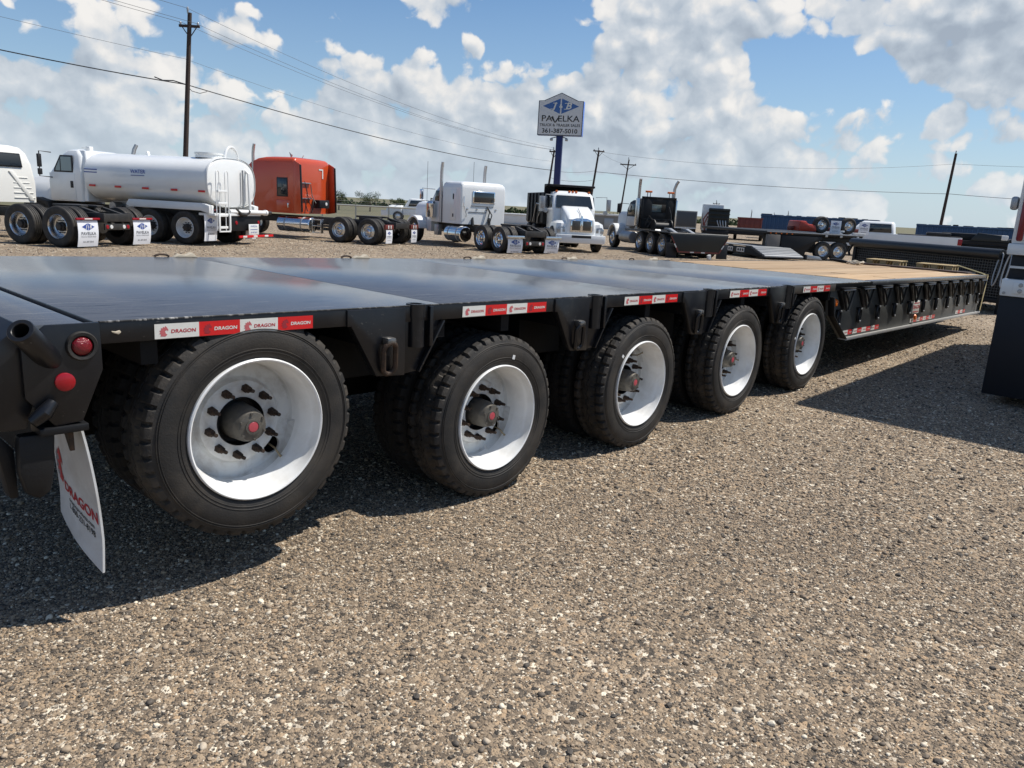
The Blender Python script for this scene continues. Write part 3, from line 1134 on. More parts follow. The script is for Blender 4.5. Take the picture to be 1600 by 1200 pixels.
def rim_with_hole():
    """the dish zone is a grid whose faces around the hand hole are rebuilt as a ring that meets a round opening"""
    prof = [(.258, .150), (.2575, .176), (.252, .192), (.236, .191), (.210, .190), (.190, .184), (.181, .172), (.176, .158), (.168, .154)]
    hs = np.array([p[0] for p in prof][::-1]); hy = np.array([p[1] for p in prof][::-1])
    H = lambda r: float(np.interp(r, hs, hy))
    b = MB()
    b.lathe([(.290, .022), (.298, .010), (.2975, -.004), (.292, -.009), (.286, -.006), (.283, .004), (.281, .030), (.276, .042), (.270, .055), (.266, .085), (.259, .105), (.2565, .122), (.258, .150)], 96, 'y')
    b.lathe([(.168, .154), (.105, .154), (.104, .17), (.104, .20)], 96, 'y')
    bm = bmesh.new()
    n = 96
    half = 9                                    # sector of +-9 steps left open for the patch
    P3 = lambda r, a: (r * math.cos(a), H(r), r * math.sin(a))
    rads = [p[0] for p in prof]
    for i in range(half, n - half):
        for r0, r1 in zip(rads[:-1], rads[1:]):
            a0, a1 = 2 * math.pi * i / n, 2 * math.pi * (i + 1) / n
            bm.faces.new([bm.verts.new(P3(*q)) for q in ((r0, a0), (r0, a1), (r1, a1), (r1, a0))])
    am = 2 * math.pi * half / n
    out = [(.258, a) for a in np.linspace(-am, am, 2 * half + 1)] + [(r, am) for r in rads[1:]] + [(.168, a) for a in np.linspace(am, -am, 2 * half + 1)[1:]] + [(r, -am) for r in rads[::-1][1:-1]]
    c = RIM_HOLE[0] + .002
    inner = []
    for r, a in out:
        x, z = r * math.cos(a) - c, r * math.sin(a)
        d = math.hypot(x, z)
        X_, Z_ = c + x / d * RIM_HOLE[2], z / d * RIM_HOLE[2]
        inner.append((math.hypot(X_, Z_), math.atan2(Z_, X_)))
    m = len(out)
    K = 5
    rows = []
    for q in range(K + 1):
        f = q / K
        row = []
        for (r0, a0), (r1, a1) in zip(out, inner):
            x = r0 * math.cos(a0) * (1 - f) + r1 * math.cos(a1) * f
            z = r0 * math.sin(a0) * (1 - f) + r1 * math.sin(a1) * f
            row.append(bm.verts.new((x, H(math.hypot(x, z)), z)))
        rows.append(row)
    rows.append([bm.verts.new((v.co.x, v.co.y + .012, v.co.z)) for v in rows[-1]])
    for u, v in zip(rows[:-1], rows[1:]):
        for i in range(m):
            bm.faces.new((u[i], u[(i + 1) % m], v[(i + 1) % m], v[i]))
    bmesh.ops.remove_doubles(bm, verts=bm.verts[:], dist=1e-5)
    bmesh.ops.recalc_face_normals(bm, faces=bm.faces[:])
    b._take(bm)
    me = b.data('rim', 28)
    me.materials.append(WHITEW)
    me.materials.append(WHITEG)
    for q in me.polygons:
        if q.center.y > .150 and math.hypot(q.center.x, q.center.z) < .2575:
            q.material_index = 1
    return me


RIM = rim_with_hole()


def wheel(x, z, spin, sticker=None, detail=True, y=YN, flip=False):
    w = empty('wheel', (x, y, z), math.pi if flip else 0.0, TR)
    w.rotation_euler = (0, spin, math.pi if flip else 0)
    link('tyre', TYRE, None, w)
    link('rim', RIM, None, w)
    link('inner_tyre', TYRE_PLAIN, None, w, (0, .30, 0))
    link('brake_drum', DRUM, None, w, (0, .02, 0))
    if detail:
        link('sidewall_lettering', SIDE_TXT, None, w).rotation_euler = (0, -spin - R(14), 0)
        link('hub', HUB, None, w)
        link('hub_recess', HUBREC, None, w)
        link('cap_window', HUBEYE, None, w)
        link('valve_stem', STEM, None, w)
        for q in range(10):
            a = q * math.pi / 5 + .25
            link('lug_nut', NUT, None, w, (.143 * math.cos(a), -.012, .143 * math.sin(a))).scale = (.84, 1, .84)
        if sticker is not None:
            link('white_sticker', STICK, None, w, (.345 * math.cos(sticker), 0, .345 * math.sin(sticker))).rotation_euler = (0, -sticker, 0)
    return w


# spin: positive turns the hand hole downwards when seen from the near side
WX = [1.508, 2.935, 4.352, 5.785, 7.215]
for i, x in enumerate(WX):
    sp = [R(42), R(36), R(-56), R(4), R(165)][i]
    wheel(x, .647 if i == 0 else .452, sp, [None, R(75) + sp, R(140) + sp, None, R(165) + sp][i], True)
for i, x in enumerate(WX):
    wheel(x, .647 if i == 0 else .452, .4 * i, None, False, YF, True)
    b = MB(); b.cyl((x, YN + .25, 0), (x, YF - .25, 0), .065, None, 16)
    b.obj('axle', UNDER, TR, 35, (0, 0, .647 if i == 0 else .452))
    b = MB()
    for yy in (3.5, 4.7):
        b.box(x - .30, x + .10, yy - .05, yy + .05, .06, .13); b.lathe([(.0, .10), (.10, .10), (.12, .16), (.10, .22), (.12, .28), (.0, .28)], 16, 'z', Matrix.Translation((x + .18, yy, -.05)))
    b.obj('air_suspension', UNDER, TR, 35, (0, 0, .52))

# ---- front section: inset side rail with bracket, rings, lamps
b = MB()
b.prism([(7.74, .92 - 1.153 + .0178 * 7.74), (7.81, .676 - 1.153 + .0178 * 7.81), (8.27, .404 - 1.153 + .0178 * 8.27), (14.45, .27 - 1.153 + .0178 * 14.45), (14.45, -.03), (7.74, -.03)], YN + .06, YN + .09, 'xz', .004)
rail = dobj(b, 'side_rail', RAILB)
zb = .404 - 1.153 + .0178 * 8.27
b = MB(); b.box(8.27, 14.45, YN + .01, YN + .09, zb - .012, zb + .006, .003); b.box(8.27, 14.45, YN + .004, YN + .012, zb - .016, zb + .018, .002)
dobj(b, 'white_edge_strip', mat('pale_edge_paint', (.38, .38, .37), .5, 0, .5, 6, (.3, .29, .27)))
b = MB(); b.prism([(7.74, -.14), (7.81, -.335), (8.27, zb), (8.30, zb), (7.84, -.335), (7.77, -.14)], YN + .0, YN + .06, 'xz', .002); dobj(b, 'rail_flange', BLACKD)
b = MB(); b.box(7.75, 14.45, YN + .012, YN + .07, -.045, -.006, .003); dobj(b, 'top_flange', BLACKD)
bx = [7.98 + .615 * i for i in range(11)]
for i, x in enumerate(bx):
    # swing-out outrigger: hollow triangle frame standing off the rail
    b = MB()
    b.box(x - .05, x + .30, YN - .02, YN + .06, -.066, -.048, .003)
    a0, a1, a2 = (x - .04, -.075), (x + .29, -.075), (x + .19, -.29)
    b.prism([a0, a1, a2], YN + .022, YN + .058, 'xz', .004)
    og = dobj(b, 'outrigger', BLACK)
    b = MB()
    pts = [(a0[0], YN - .012, a0[1]), (a1[0], YN - .012, a1[1]), (a2[0] + .02, YN + .0, a2[1]), (a2[0] - .02, YN + .0, a2[1])]
    b.tube(pts, .012, 6, closed=True)
    b.tube([(x + .05, YN - .008, -.095), (x + .12, YN - .012, -.15), (x + .18, YN - .012, -.22)], .011, 6)
    b.tube([(x + .16, YN - .010, -.095), (x + .10, YN - .012, -.15)], .009, 6)
    dobj(b, 'bracket_frame', EDGEW, og)
    # lower tie ring pocket
    b = MB()
    rz = -.345
    q = [(x + .055 + .03 * math.cos(t), YN + .030, rz - .02 + .075 * math.sin(t)) for t in np.linspace(0, 2 * math.pi, 18, endpoint=False)]
    b.tube(q, .017, 8, closed=True)
    b.box(x + .025, x + .085, YN + .012, YN + .06, rz + .035, rz + .065, .006)
    o = dobj(b, 'lower_tie_ring', BLACK)
    b = MB()
    for dz in (.05, -.085):
        b.lathe([(0, -.012), (.009, -.010), (.011, 0)], 10, 'y', Matrix.Translation((x + .05, YN + .012, rz + dz)))
    dobj(b, 'ring_bolts', STEELG, o)
for x, z in ((7.90, -.205), (10.83, -.505)):
    b = MB(); b.lathe([(0, -.026), (.030, -.022), (.040, -.008), (.042, 0)], 20, 'y', Matrix.Translation((x, YN + .04, z)))
    dobj(b, 'amber_marker', AMBER)
b = MB(); b.box(10.69, 10.99, YN + .040, YN + .0585, -.455, -.285, .002)
pl = dobj(b, 'maker_plate', TAPEW)
b = MB(); b.mesh(text_mesh('DRAGON', .07, 'CENTER', .02), facing((1, 0, 0), (0, 0, 1), (10.84, YN + .0385, -.37))); b.box(10.72, 10.96, YN + .0383, YN + .0395, -.325, -.312); b.box(10.72, 10.96, YN + .0383, YN + .0395, -.435, -.425); dobj(b, 'lettering', REDINK, pl, 0)
SMALL = tape_meshes(.147, .05, 0)
for x0, cnt in ((8.30, 8), (10.72, 8), (13.05, 4)):
    st = empty('reflector_strip', (x0, YN + .057, zt(x0) + zb + .055), 0, TR)
    st.rotation_euler = (0, math.atan(.0178), 0)
    for q in range(cnt):
        red = q % 2
        for nm, me, m in (('tape_panel', SMALL[0], TAPER if red else TAPEW), ('lettering', SMALL[1], TAPEW if red else REDINK)):
            key = me.name + m.name
            if key not in bpy.data.meshes:
                mc = me.copy(); mc.name = key; mc.materials.clear(); mc.materials.append(m)
            link(nm, bpy.data.meshes[key], None, st, (.0735 + q * .147, 0, 0))
b = MB(); b.box(8.3, 14.4, YF - .2, YF - .17, -.62, -.05); b.box(8.3, 14.4, 3.6, 3.75, -.50, -.12); b.box(8.3, 14.4, 4.5, 4.65, -.50, -.12); b.box(8.4, 14.4, YN + .2, YF - .2, -.24, -.20); dobj(b, 'front_frame', UNDER)
b = MB(); b.box(14.45, 14.75, YN + .10, YF - .1, -.50, -.03, .01); b.box(14.75, 15.2, YN + .55, YN + .75, -.52, -.2, .01); b.cyl((14.6, YN + .03, -.33), (14.6, YN + .12, -.33), .06, None, 16); b.cyl((14.62, YN + .06, -.20), (14.62, YN + .18, -.20), .05, None, 12)
dobj(b, 'gooseneck_coupling', BLACKD)

# far-side sockets and rag-ended straps showing above the far edge
b = MB()
for x in (2.30, 3.86, 5.30, 6.84, 8.2):
    pts = [(x - .05 + .05 * (1 - math.cos(a)), YF + .03, .016 * math.sin(a)) for a in np.linspace(0, math.pi, 9)]
    b.tube(pts, .008, 6)
o = dobj(b, 'far_tie_rings', RUST); o['kind'] = 'stuff'
for i, x in enumerate((2.44, 3.98, 5.42, 6.93, 8.66)):
    b = MB()
    b.prism([(x - .07, .0), (x - .03, .022), (x + .02, .014), (x + .06, .034), (x + .085, .012), (x + .10, .0)], YF - .02, YF + .035, 'xz', .004)
    dobj(b, 'strap_end', TANRAG)

# things lying on the front of the trailer
b = MB()
b.prism([(14.22, 2.98), (14.50, 2.98), (14.95, 5.2), (14.55, 5.2)], .004, .032, 'xy', .005)
b.bm.transform(SHEAR)
tag(b.obj('timber_beam', BROWNB, None, 35), 'dark brown oiled timber lying across the front end of the wooden deck', 'timber')


def pallet(loc, rz, label):
    r = thing('wooden_pallet', label, 'pallet', loc, rz, 'yellow pallets at the front of the trailer')
    for q in range(5):
        b = MB(); b.box(-.01, .58, q * .09, q * .09 + .07, .098, .114, .003, None, 1); b.obj('slat', TANW, r)
    for y in (0, .18, .36):
        for x in (0, .23, .46):
            b = MB(); b.box(x, x + .11, y, y + .07, .0, .097, .004, None, 1); b.obj('block', TANW, r)
    return r


pallet((15.10, 4.16, .888), R(90), 'yellow timber pallet nearer the strap coil at the front of the trailer')
pallet((15.06, 3.31, .886), R(90), 'yellow timber pallet nearer the yellow strap over the trailer corner')
b = MB(); b.box(14.56, 15.6, YN + .4, YF - .15, -.12, -.006, .006); dobj(b, 'front_ledge', BLACKD)
b = MB()
b.tube([(15.0, 3.33, 1.0), (14.55, YN + .05, zt(14.5) + .012)], .012, 4)
b.box(14.44, 14.50, YN - .012, YN + .06, zt(14.5) + .0, zt(14.5) + .012)
b.prism([(14.44, zt(14.5) + .008), (14.50, zt(14.5) + .008), (14.38, .33), (14.33, .33)], YN - .012, YN - .004, 'xz')
tag(b.obj('ratchet_strap', STRAP, None, 35), 'yellow webbing strap pulled over the front corner of the trailer', 'strap')
b = MB()
rr = random.Random(2)
for q in range(3):
    pts = [(14.0 + .16 * math.cos(a * 1.3 + q) + .09 * q, 4.72 + .13 * math.sin(a * 1.7 + q), zt(14) + .022 + .018 * math.sin(a * 3 + q) ** 2 + .008 * q) for a in np.linspace(0, 5.5, 26)]
    b.tube(pts, .016, 6)
tag(b.obj('strap_coil', TANRAG, None, 40), 'heap of pale webbing strap on the planks near the far front corner', 'strap')
b = MB(); b.tube([(14.2, 5.22, zt(14) + .05), (14.2, 5.0, zt(14) + .035), (14.2, 4.88, zt(14) + .02)], [.022, .03, .02], 8)
tag(b.obj('chain_binder', BLACKD, None, 40), 'dark lever binder lying beside the heap of pale strap', 'chain binder')

# ------------------------------------------------------------------ shared vehicle parts
def rrect(x0, x1, hw, rad, z, n=5):
    """rounded rectangle ring in plan"""
    pts = []
    for cx, cy, a0 in ((x1 - rad, hw - rad, 0), (x0 + rad, hw - rad, 90), (x0 + rad, -hw + rad, 180), (x1 - rad, -hw + rad, 270)):
        for q in range(n):
            a = R(a0 + 90 * q / (n - 1))
            pts.append((cx + rad * math.cos(a), cy + rad * math.sin(a), z))
    return pts


def body(b, secs, n=5):
    """loft of rounded plan sections (z, x0, x1, half width, corner radius)"""
    b.loft([rrect(x0, x1, hw, rad, z, n) for z, x0, x1, hw, rad in secs])
    return b


_BW = {}


def bg_tyre(r, w, rimr):
    key = ('t', r, w, rimr)
    if key not in _BW:
        b = MB()
        pr = [(rimr - .02, -.03), (rimr, -.008), (rimr + .04, .004), (r - .06, .004), (r - .025, -.004), (r - .006, -.022), (r, -.04)]
        for q in range(3):
            y = -w * (.28 + .22 * q)
            pr += [(r, y + .012), (r - .012, y + .006), (r - .012, y - .006), (r, y - .012)]
        pr += [(r, -w + .04), (r - .02, -w + .012), (r - .08, -w), (rimr, -w + .01)]
        b.lathe(pr, 40, 'y')
        me = b.data('tyre', 40); me.materials.append(RUBBER)
        _BW[key] = me
    return _BW[key]


def bg_rim(rimr, style, m):
    key = ('r', rimr, style, m.name)
    if key not in _BW:
        s = rimr / .29
        b = MB()
        if style == 'deep':
            b.lathe([(.285 * s, -.03), (.295 * s, -.004), (.287 * s, .004), (.278 * s, -.01), (.265 * s, -.05), (.245 * s, -.10), (.238 * s, -.15), (.215 * s, -.165), (.17 * s, -.16), (.165 * s, -.145), (.0, -.145)], 36, 'y')
        elif style == 'alu':
            b.lathe([(.285 * s, -.03), (.295 * s, -.004), (.287 * s, .004), (.276 * s, -.012), (.262 * s, -.05), (.255 * s, -.075), (.225 * s, -.085), (.165 * s, -.070), (.150 * s, -.060), (.0, -.060)], 36, 'y')
        else:
            b.lathe([(.285 * s, -.03), (.295 * s, -.004), (.287 * s, .004), (.276 * s, -.012), (.262 * s, -.035), (.225 * s, -.01), (.18 * s, .01), (.15 * s, .012), (.0, .012)], 36, 'y')
        me = b.data('rim', 30); me.materials.append(m)
        b = MB()
        if style == 'deep':
            b.lathe([(.115 * s, -.145), (.11 * s, -.09), (.085 * s, -.075), (.08 * s, -.02), (.05 * s, -.01), (0, -.01)], 20, 'y')
            for q in range(10):
                a = q * math.pi / 5
                b.cyl((.145 * s * math.cos(a), -.15, .145 * s * math.sin(a)), (.145 * s * math.cos(a), -.10, .145 * s * math.sin(a)), .015, None, 6)
            hub = b.data('hub', 30); hub.materials.append(GREASE)
        else:
            y0 = -.06 if style == 'alu' else .012
            b.lathe([(.10 * s, y0), (.095 * s, y0 + .05), (.06 * s, y0 + .075), (0, y0 + .08)], 18, 'y')
            for q in range(10):
                a = q * math.pi / 5
                b.cyl((.14 * s * math.cos(a), y0, .14 * s * math.sin(a)), (.14 * s * math.cos(a), y0 + .04, .14 * s * math.sin(a)), .016, .012, 6)
            hub = b.data('hub', 30); hub.materials.append(CHROME)
        b = MB()
        for q in range(5 if style != 'deep' else 2):
            a = 2 * math.pi * q / (5 if style != 'deep' else 2) + .4
            rr_ = .205 * s
            y0 = {'deep': -.164, 'alu': -.079, 'front': .0}[style]
            M_ = Matrix.Translation((rr_ * math.cos(a), y0, rr_ * math.sin(a)))
            b.lathe([(.027 * s, -.006), (.027 * s, .006), (.022 * s, .006), (.022 * s, -.004), (0, -.004)], 14, 'y', M_)
        ho = b.data('hand_holes', 30); ho.materials.append(TRIM)
        _BW[key] = (me, hub, ho)
    return _BW[key]


def bg_wheel(root, x, y, r=.47, w=.26, rimr=.29, style='alu', m=None, dual=False, right=False):
    e = empty('wheel', (x, y, r), math.pi if right else 0, root)
    link('tyre', bg_tyre(r, w, rimr), None, e)
    rim, hub, ho = bg_rim(rimr, style, m or ALU)
    link('rim', rim, None, e)
    link('hub', hub, None, e)
    link('hand_holes', ho, None, e)['kind'] = 'stuff'
    if dual:
        link('inner_tyre', bg_tyre(r, w, rimr), None, e, (0, -w - .06, 0))
    return e


def diamond(w, h):
    bm = bmesh.new()
    for sg in (-1, 1):
        v = [bm.verts.new(p) for p in ((sg * w * .018, -h / 2 * .96, 0), (sg * w / 2, 0, 0), (sg * w * .018, h / 2 * .96, 0))]
        bm.faces.new(v if sg > 0 else v[::-1])
    me = bpy.data.meshes.new('diamond')
    bm.to_mesh(me)
    bm.free()
    return me


_FL = {}


def jb_flap(root, x, y, z0, z1, w, bow=.05):
    key = (round(z1 - z0, 3), round(w, 3), bow)
    h = z1 - z0
    if key not in _FL:
        def pt(s, t, o=0.0):
            return (o - bow * math.sin(math.pi * t * .9) * .6 + bow * t * t, (.5 - s) * w, -h * t)

        b = MB()
        fr = [[pt(i / 2, j / 8, -.004) for i in range(3)] for j in range(9)]
        bk = [[pt(i / 2, j / 8, .004) for i in range(3)] for j in range(9)]
        b.loft([fr[j] + bk[j][::-1] for j in range(9)])
        fm = b.data('mud_flap', 50); fm.materials.append(mat('bright_white_flap', (.80, .82, .86), .4))

        def wrap(me, s0, t0, k):
            bm = bmesh.new()
            bm.from_mesh(me)
            for v in bm.verts:
                v.co = Vector(pt(s0 + v.co.x * k / w, t0 - v.co.y * k / h, -.008 - v.co.z))
            o = bpy.data.meshes.new('print')
            bm.to_mesh(o)
            bm.free()
            return o
        em = wrap(diamond(1, .48), .5, .24, w * .62); em.materials.append(BLUEL)
        jt = MB(); jt.mesh(text_mesh('J', .30, 'CENTER', .02, .25), Matrix.Translation((-.17, 0, .004))); jt.mesh(text_mesh('&', .16, 'CENTER', .01), Matrix.Translation((0, 0, .004))); jt.mesh(text_mesh('B', .30, 'CENTER', .02, .25), Matrix.Translation((.17, 0, .004)))
        jd = jt.data('jb', 0)
        jl = wrap(jd, .5, .24, w * .62); jl.materials.append(WHITED)
        tt = MB()
        tt.mesh(text_mesh('PAVELKA', .22, 'CENTER', .022, 0, 1.05))
        tt.mesh(text_mesh('TRUCK & TRAILER SALES', .088, 'CENTER', .008), Matrix.Translation((0, -.16, 0)))
        tt.mesh(text_mesh('361-387-5010', .12, 'CENTER', .010), Matrix.Translation((0, -.42, 0)))
        td = tt.data('tt', 0)
        tl_ = wrap(td, .5, .50, w * .78); tl_.materials.append(GREYINK)
        _FL[key] = (fm, em, jl, tl_)
    fm, em, jl, tl_ = _FL[key]
    f = link('mud_flap', fm, None, root, (x, y, z1))
    link('emblem', em, None, f)
    link('emblem_letters', jl, None, f)
    link('lettering', tl_, None, f)
    return f


def rear_frame(root, s, axles, r, style, rm, flaps=True, yo=1.2, xr=-.62, bar=True, tlz=.62):
    """tractor tail: rails, cross members, fifth wheel, tandem duals, flaps, lamps"""
    for sg in (1, -1):
        b = MB(); b.box(xr - .05, 5.6, sg * .43 - .04, sg * .43 + .04, r * 1.25, r * 1.25 + .24, .01); b.obj('frame_rail', GREASE, root)
    b = MB()
    for x in (xr, .55, 1.9):
        b.box(x - .05, x + .05, -.40, .40, r * 1.3, r * 1.3 + .2, .01)
    b.obj('cross_member', GREASE, root)
    b = MB()
    xc = (axles[0] + axles[-1]) / 2
    b.prism([(xc + .42, -.36), (xc + .42, .36), (xc - .18, .42), (xc - .52, .36), (xc - .52, .14), (xc - .1, .04), (xc - .1, -.04), (xc - .52, -.14), (xc - .52, -.36), (xc - .18, -.42)], r * 1.25 + .34, r * 1.25 + .40, 'xy', .01)
    b.box(xc - .2, xc + .25, -.44, -.34, r * 1.25 + .22, r * 1.25 + .35, .01); b.box(xc - .2, xc + .25, .34, .44, r * 1.25 + .22, r * 1.25 + .35, .01)
    b.prism([(xc - .48, r * 1.25 + .37), (xc - 1.2, r * 1.25 + .20), (xc - 1.2, r * 1.25 + .16), (xc - .48, r * 1.25 + .30)], -.40, -.30, 'xz'); b.prism([(xc - .48, r * 1.25 + .37), (xc - 1.2, r * 1.25 + .20), (xc - 1.2, r * 1.25 + .16), (xc - .48, r * 1.25 + .30)], .30, .40, 'xz')
    b.obj('fifth_wheel', GREASE, root)
    for a in axles:
        bg_wheel(root, a, yo, r, .26, r * .60, style, rm, True)
        bg_wheel(root, a, -yo, r, .26, r * .60, style, rm, True, True)
        b = MB(); b.cyl((a, -yo + .3, r), (a, yo - .3, r), .09, None, 12); b.lathe([(0, -.22), (.18, -.2), (.22, 0), (.18, .2), (0, .22)], 16, 'x', Matrix.Translation((a, 0, r))); b.obj('axle', GREASE, root)
    if flaps:
        for sg in (1, -1):
            jb_flap(root, xr + .05, sg * (yo - .32), .04, tlz + .02, .62)
            if bar:
                b = MB(); b.box(xr, xr + .06, sg * (yo - .32) - .36, sg * (yo - .32) + .36, tlz + .035, tlz + .085, .01)
                hb = b.obj('flap_bar', REDC, root)
                b = MB(); b.box(xr - .004, xr + .01, sg * (yo - .32) - .12, sg * (yo - .32) + .12, tlz + .045, tlz + .075, .002); b.obj('white_marker', TAPEW, hb)
        b = MB(); b.box(xr - .02, xr + .03, -.42, .42, tlz - .22, tlz - .06, .01); tb = b.obj('lamp_panel', GREASE, root)
        for sg in (1, -1):
            b = MB(); b.lathe([(0, -.012), (.045, -.010), (.052, 0)], 14, 'x', Matrix.Translation((xr - .022, sg * .34, tlz - .14))); b.obj('tail_lamp', REDC, tb)
            b = MB(); b.lathe([(0, -.012), (.045, -.010), (.052, 0)], 14, 'x', Matrix.Translation((xr - .022, sg * .21, tlz - .14))); b.obj('reverse_lamp', LENS, tb)


def pane(root, name, pts, plane, at_, th, m):
    b = MB(); b.prism(pts, at_, at_ + th, plane, .008, None, 1)
    return b.obj(name, m, root)


def veh(name, label, cat, o, th, group=None):
    return thing(name, label, cat, (o[0], o[1], 0), R(90 - th), group)


def bx_(root, name, m, x0, x1, y0, y1, z0, z1, bev=.01, label=None):
    b = MB(); b.box(x0, x1, y0, y1, z0, z1, bev)
    return b.obj(name, m, root, 35, None, label)


def tank_(root, x0, x1, y, z, r, m=None, name='fuel_tank'):
    b = MB()
    b.lathe([(0, x0), (r * .9, x0), (r, x0 + .03), (r, x1 - .03), (r * .9, x1), (0, x1)], 28, 'x', Matrix.Translation((0, y, z)))
    t = b.obj(name, m or CHROME, root)
    b = MB()
    for f in (.25, .75):
        xx = x0 + (x1 - x0) * f
        b.lathe([(r, xx - .03), (r + .008, xx - .025), (r + .008, xx + .025), (r, xx + .03)], 28, 'x', Matrix.Translation((0, y, z)))
    b.obj('tank_straps', STEELG, t)
    return t


def stack_(root, x, y, z0, z1, r, m=None, bend=(0, 0)):
    b = MB()
    b.tube([(x, y, z0), (x, y, z1 - .35), (x + bend[0] * .4, y + bend[1] * .4, z1 - .15), (x + bend[0], y + bend[1], z1)], [r, r, r, r * .9], 14)
    return b.obj('exhaust_stack', mat('satin_stack', (.50, .50, .50), .38, .75) if m in (None, CHROME) else m, root)


# ------------------------------------------------------------------ A: white day-cab tractor, far left
A = veh('road_tractor', 'white day-cab tractor beside the water tanker, two wide white flaps behind its wheels', 'truck', (7.463, 21.716), -26, 'trucks for sale along the yard')
rear_frame(A, 1, (0, 1.22), .50, 'deep', ALU, True, 1.22, -.66, True, .66)
b = MB(); body(b, [(.97, 3.05, 4.5, 1.03, .10), (1.5, 3.04, 4.7, 1.05, .12), (2.0, 3.06, 4.6, .99, .16), (2.28, 3.10, 4.45, .90, .20), (2.42, 3.16, 4.3, .80, .24), (2.47, 3.3, 4.2, .62, .2)])
cab = b.obj('cab', CREAM, A, 40)
b = MB(); b.prism([(-.62, 1.90), (.62, 1.90), (.56, 2.27), (-.56, 2.27)], 3.02, 3.07, 'yz', .02); w = b.obj('rear_window_frame', TRIM, A)
b = MB(); b.prism([(-.58, 1.93), (.58, 1.93), (.52, 2.24), (-.52, 2.24)], 3.012, 3.03, 'yz', .012, None, 1); b.obj('pane', GLASS, w)
b = MB(); b.tube([(3.3, -.4, 2.02), (3.3, -.32, 2.2), (3.3, -.1, 2.2), (3.3, -.05, 2.02)], .05, 8); b.obj('seat_back', TRIM, A)
b = MB()
for q in range(5):
    z = 1.08 + .135 * q
    b.box(3.028, 3.045, -.95 + .05 * q, -.30, z, z + .028, .008); b.box(3.028, 3.045, .30, .95 - .05 * q, z, z + .028, .008)
b.prism([(-.92, 1.02), (-.78, 1.02), (-.18, 1.80), (-.32, 1.80)], 3.020, 3.05, 'yz', .01); b.prism([(.92, 1.02), (.78, 1.02), (.18, 1.80), (.32, 1.80)], 3.020, 3.05, 'yz', .01)
o = b.obj('pressed_ribs', CREAM, A); o['kind'] = 'stuff'
b = MB(); b.prism([(4.5, .9), (6.3, .85), (6.3, 1.35), (4.6, 1.62)], -.95, .95, 'xz', .08); b.obj('hood', CREAM, A)
tank_(A, 2.4, 3.6, 1.0, .55, .30)
for sg in (1, -1):
    bg_wheel(A, 5.3, sg * 1.15, .5, .28, .30, 'front', ALU, False, sg < 0)

# ------------------------------------------------------------------ B: white water tanker
B = veh('water_tanker', 'long white water tanker truck with ladder and hooped pipe on its tank end', 'truck', (11.0, 22.631), -28, 'trucks for sale along the yard')


def selli(hw, hh, cz, x, n=44, e=2.7):
    pts = []
    for i in range(n):
        a = 2 * math.pi * i / n
        c, s = math.cos(a), math.sin(a)
        pts.append((x, hw * math.copysign(abs(c) ** (2 / e), c), cz + hh * math.copysign(abs(s) ** (2 / e), s)))
    return pts


b = MB()
b.loft([selli(1.0, .55, 1.80, -.80), selli(1.14, .67, 1.80, -.77), selli(1.17, .70, 1.80, -.74), selli(1.17, .70, 1.80, 3.40), selli(1.12, .66, 1.80, 3.45), selli(.9, .5, 1.8, 3.5)])
tk = b.obj('tank', WHITE, B, 30)
b = MB(); b.loft([selli(1.19, .72, 1.80, -.79), selli(1.20, .73, 1.80, -.76), selli(1.19, .72, 1.80, -.72)], False); b.obj('tank_end_rim', WHITED, B)
for x in (3.15, 2.25, 1.30, .33, -.58):
    b = MB(); b.box(x - .11, x + .11, 1.150, 1.166, 1.50, 1.555, .004); tm = b.obj('red_marker', TAPER, B)
    b = MB(); b.box(x + .111, x + .15, 1.150, 1.164, 1.50, 1.555, .004); b.obj('white_marker', TAPEW, tm)
b = MB()
b.mesh(text_mesh('WATER', .15, 'CENTER', .012), facing((-1, 0, 0), (0, 0, 1), (1.52, 1.178, 1.98))); b.box(1.30, 1.76, 1.172, 1.178, 1.865, 1.885)
b.obj('lettering', BLUEL, tk, 0)
b = MB(); b.box(2.95, 3.40, 1.150, 1.168, 1.97, 2.0); b.box(2.95, 3.40, 1.150, 1.168, 1.89, 1.92); b.obj('blue_print_lines', BLUEL, tk, 0)
# ladder with two hooped rails
for i, y in enumerate((.98, .56)):
    b = MB()
    pts = [(-.98, y + .075, .45)] + [(-.98, y + .075, z) for z in (1.0, 2.0)] + [(-.98, y + .075 * math.cos(a), 2.05 + .075 * math.sin(a)) for a in np.linspace(0, math.pi, 7)] + [(-.98, y - .075, z) for z in (2.0, 1.0)] + [(-.98, y - .075, .9)]
    b.tube(pts, .014, 6)
    b.obj('ladder_rail', WHITE, B)
for z in (.50, .84, 1.18, 1.52):
    b = MB(); b.box(-1.0, -.94, .56, .98, z, z + .07, .005); b.obj('ladder_rung', WHITE, B)
b = MB(); b.lathe([(0, 2.48), (.38, 2.48), (.38, 2.58), (.40, 2.58), (.40, 2.63), (0, 2.65)], 28, 'z', Matrix.Translation((-.2, .25, 0))); b.obj('hatch', WHITE, B)
b = MB()
arc = [(-.55, .0 - .33 + .33 * math.cos(a), 2.45 + .40 * math.sin(a)) for a in np.linspace(.1, math.pi, 12)]
b.tube([(-.5, 0, 2.42)] + arc + [(-.9, -.66, 2.1), (-.93, -.66, 1.05)], .045, 10)
b.obj('overflow_pipe', WHITE, B)
b = MB(); b.tube([(-.86, -.42, 2.2), (-.86, -.42, 1.1)], .028, 8); b.obj('sight_tube', STEELG, B)
b = MB(); b.tube([(-.9, .35, .98), (-.98, -.2, .98), (-.98, -1.35, .96)], .07, 12); b.cyl((-.98, -1.35, .96), (-.98, -1.45, .96), .09, None, 12); b.obj('spray_bar', WHITE, B)
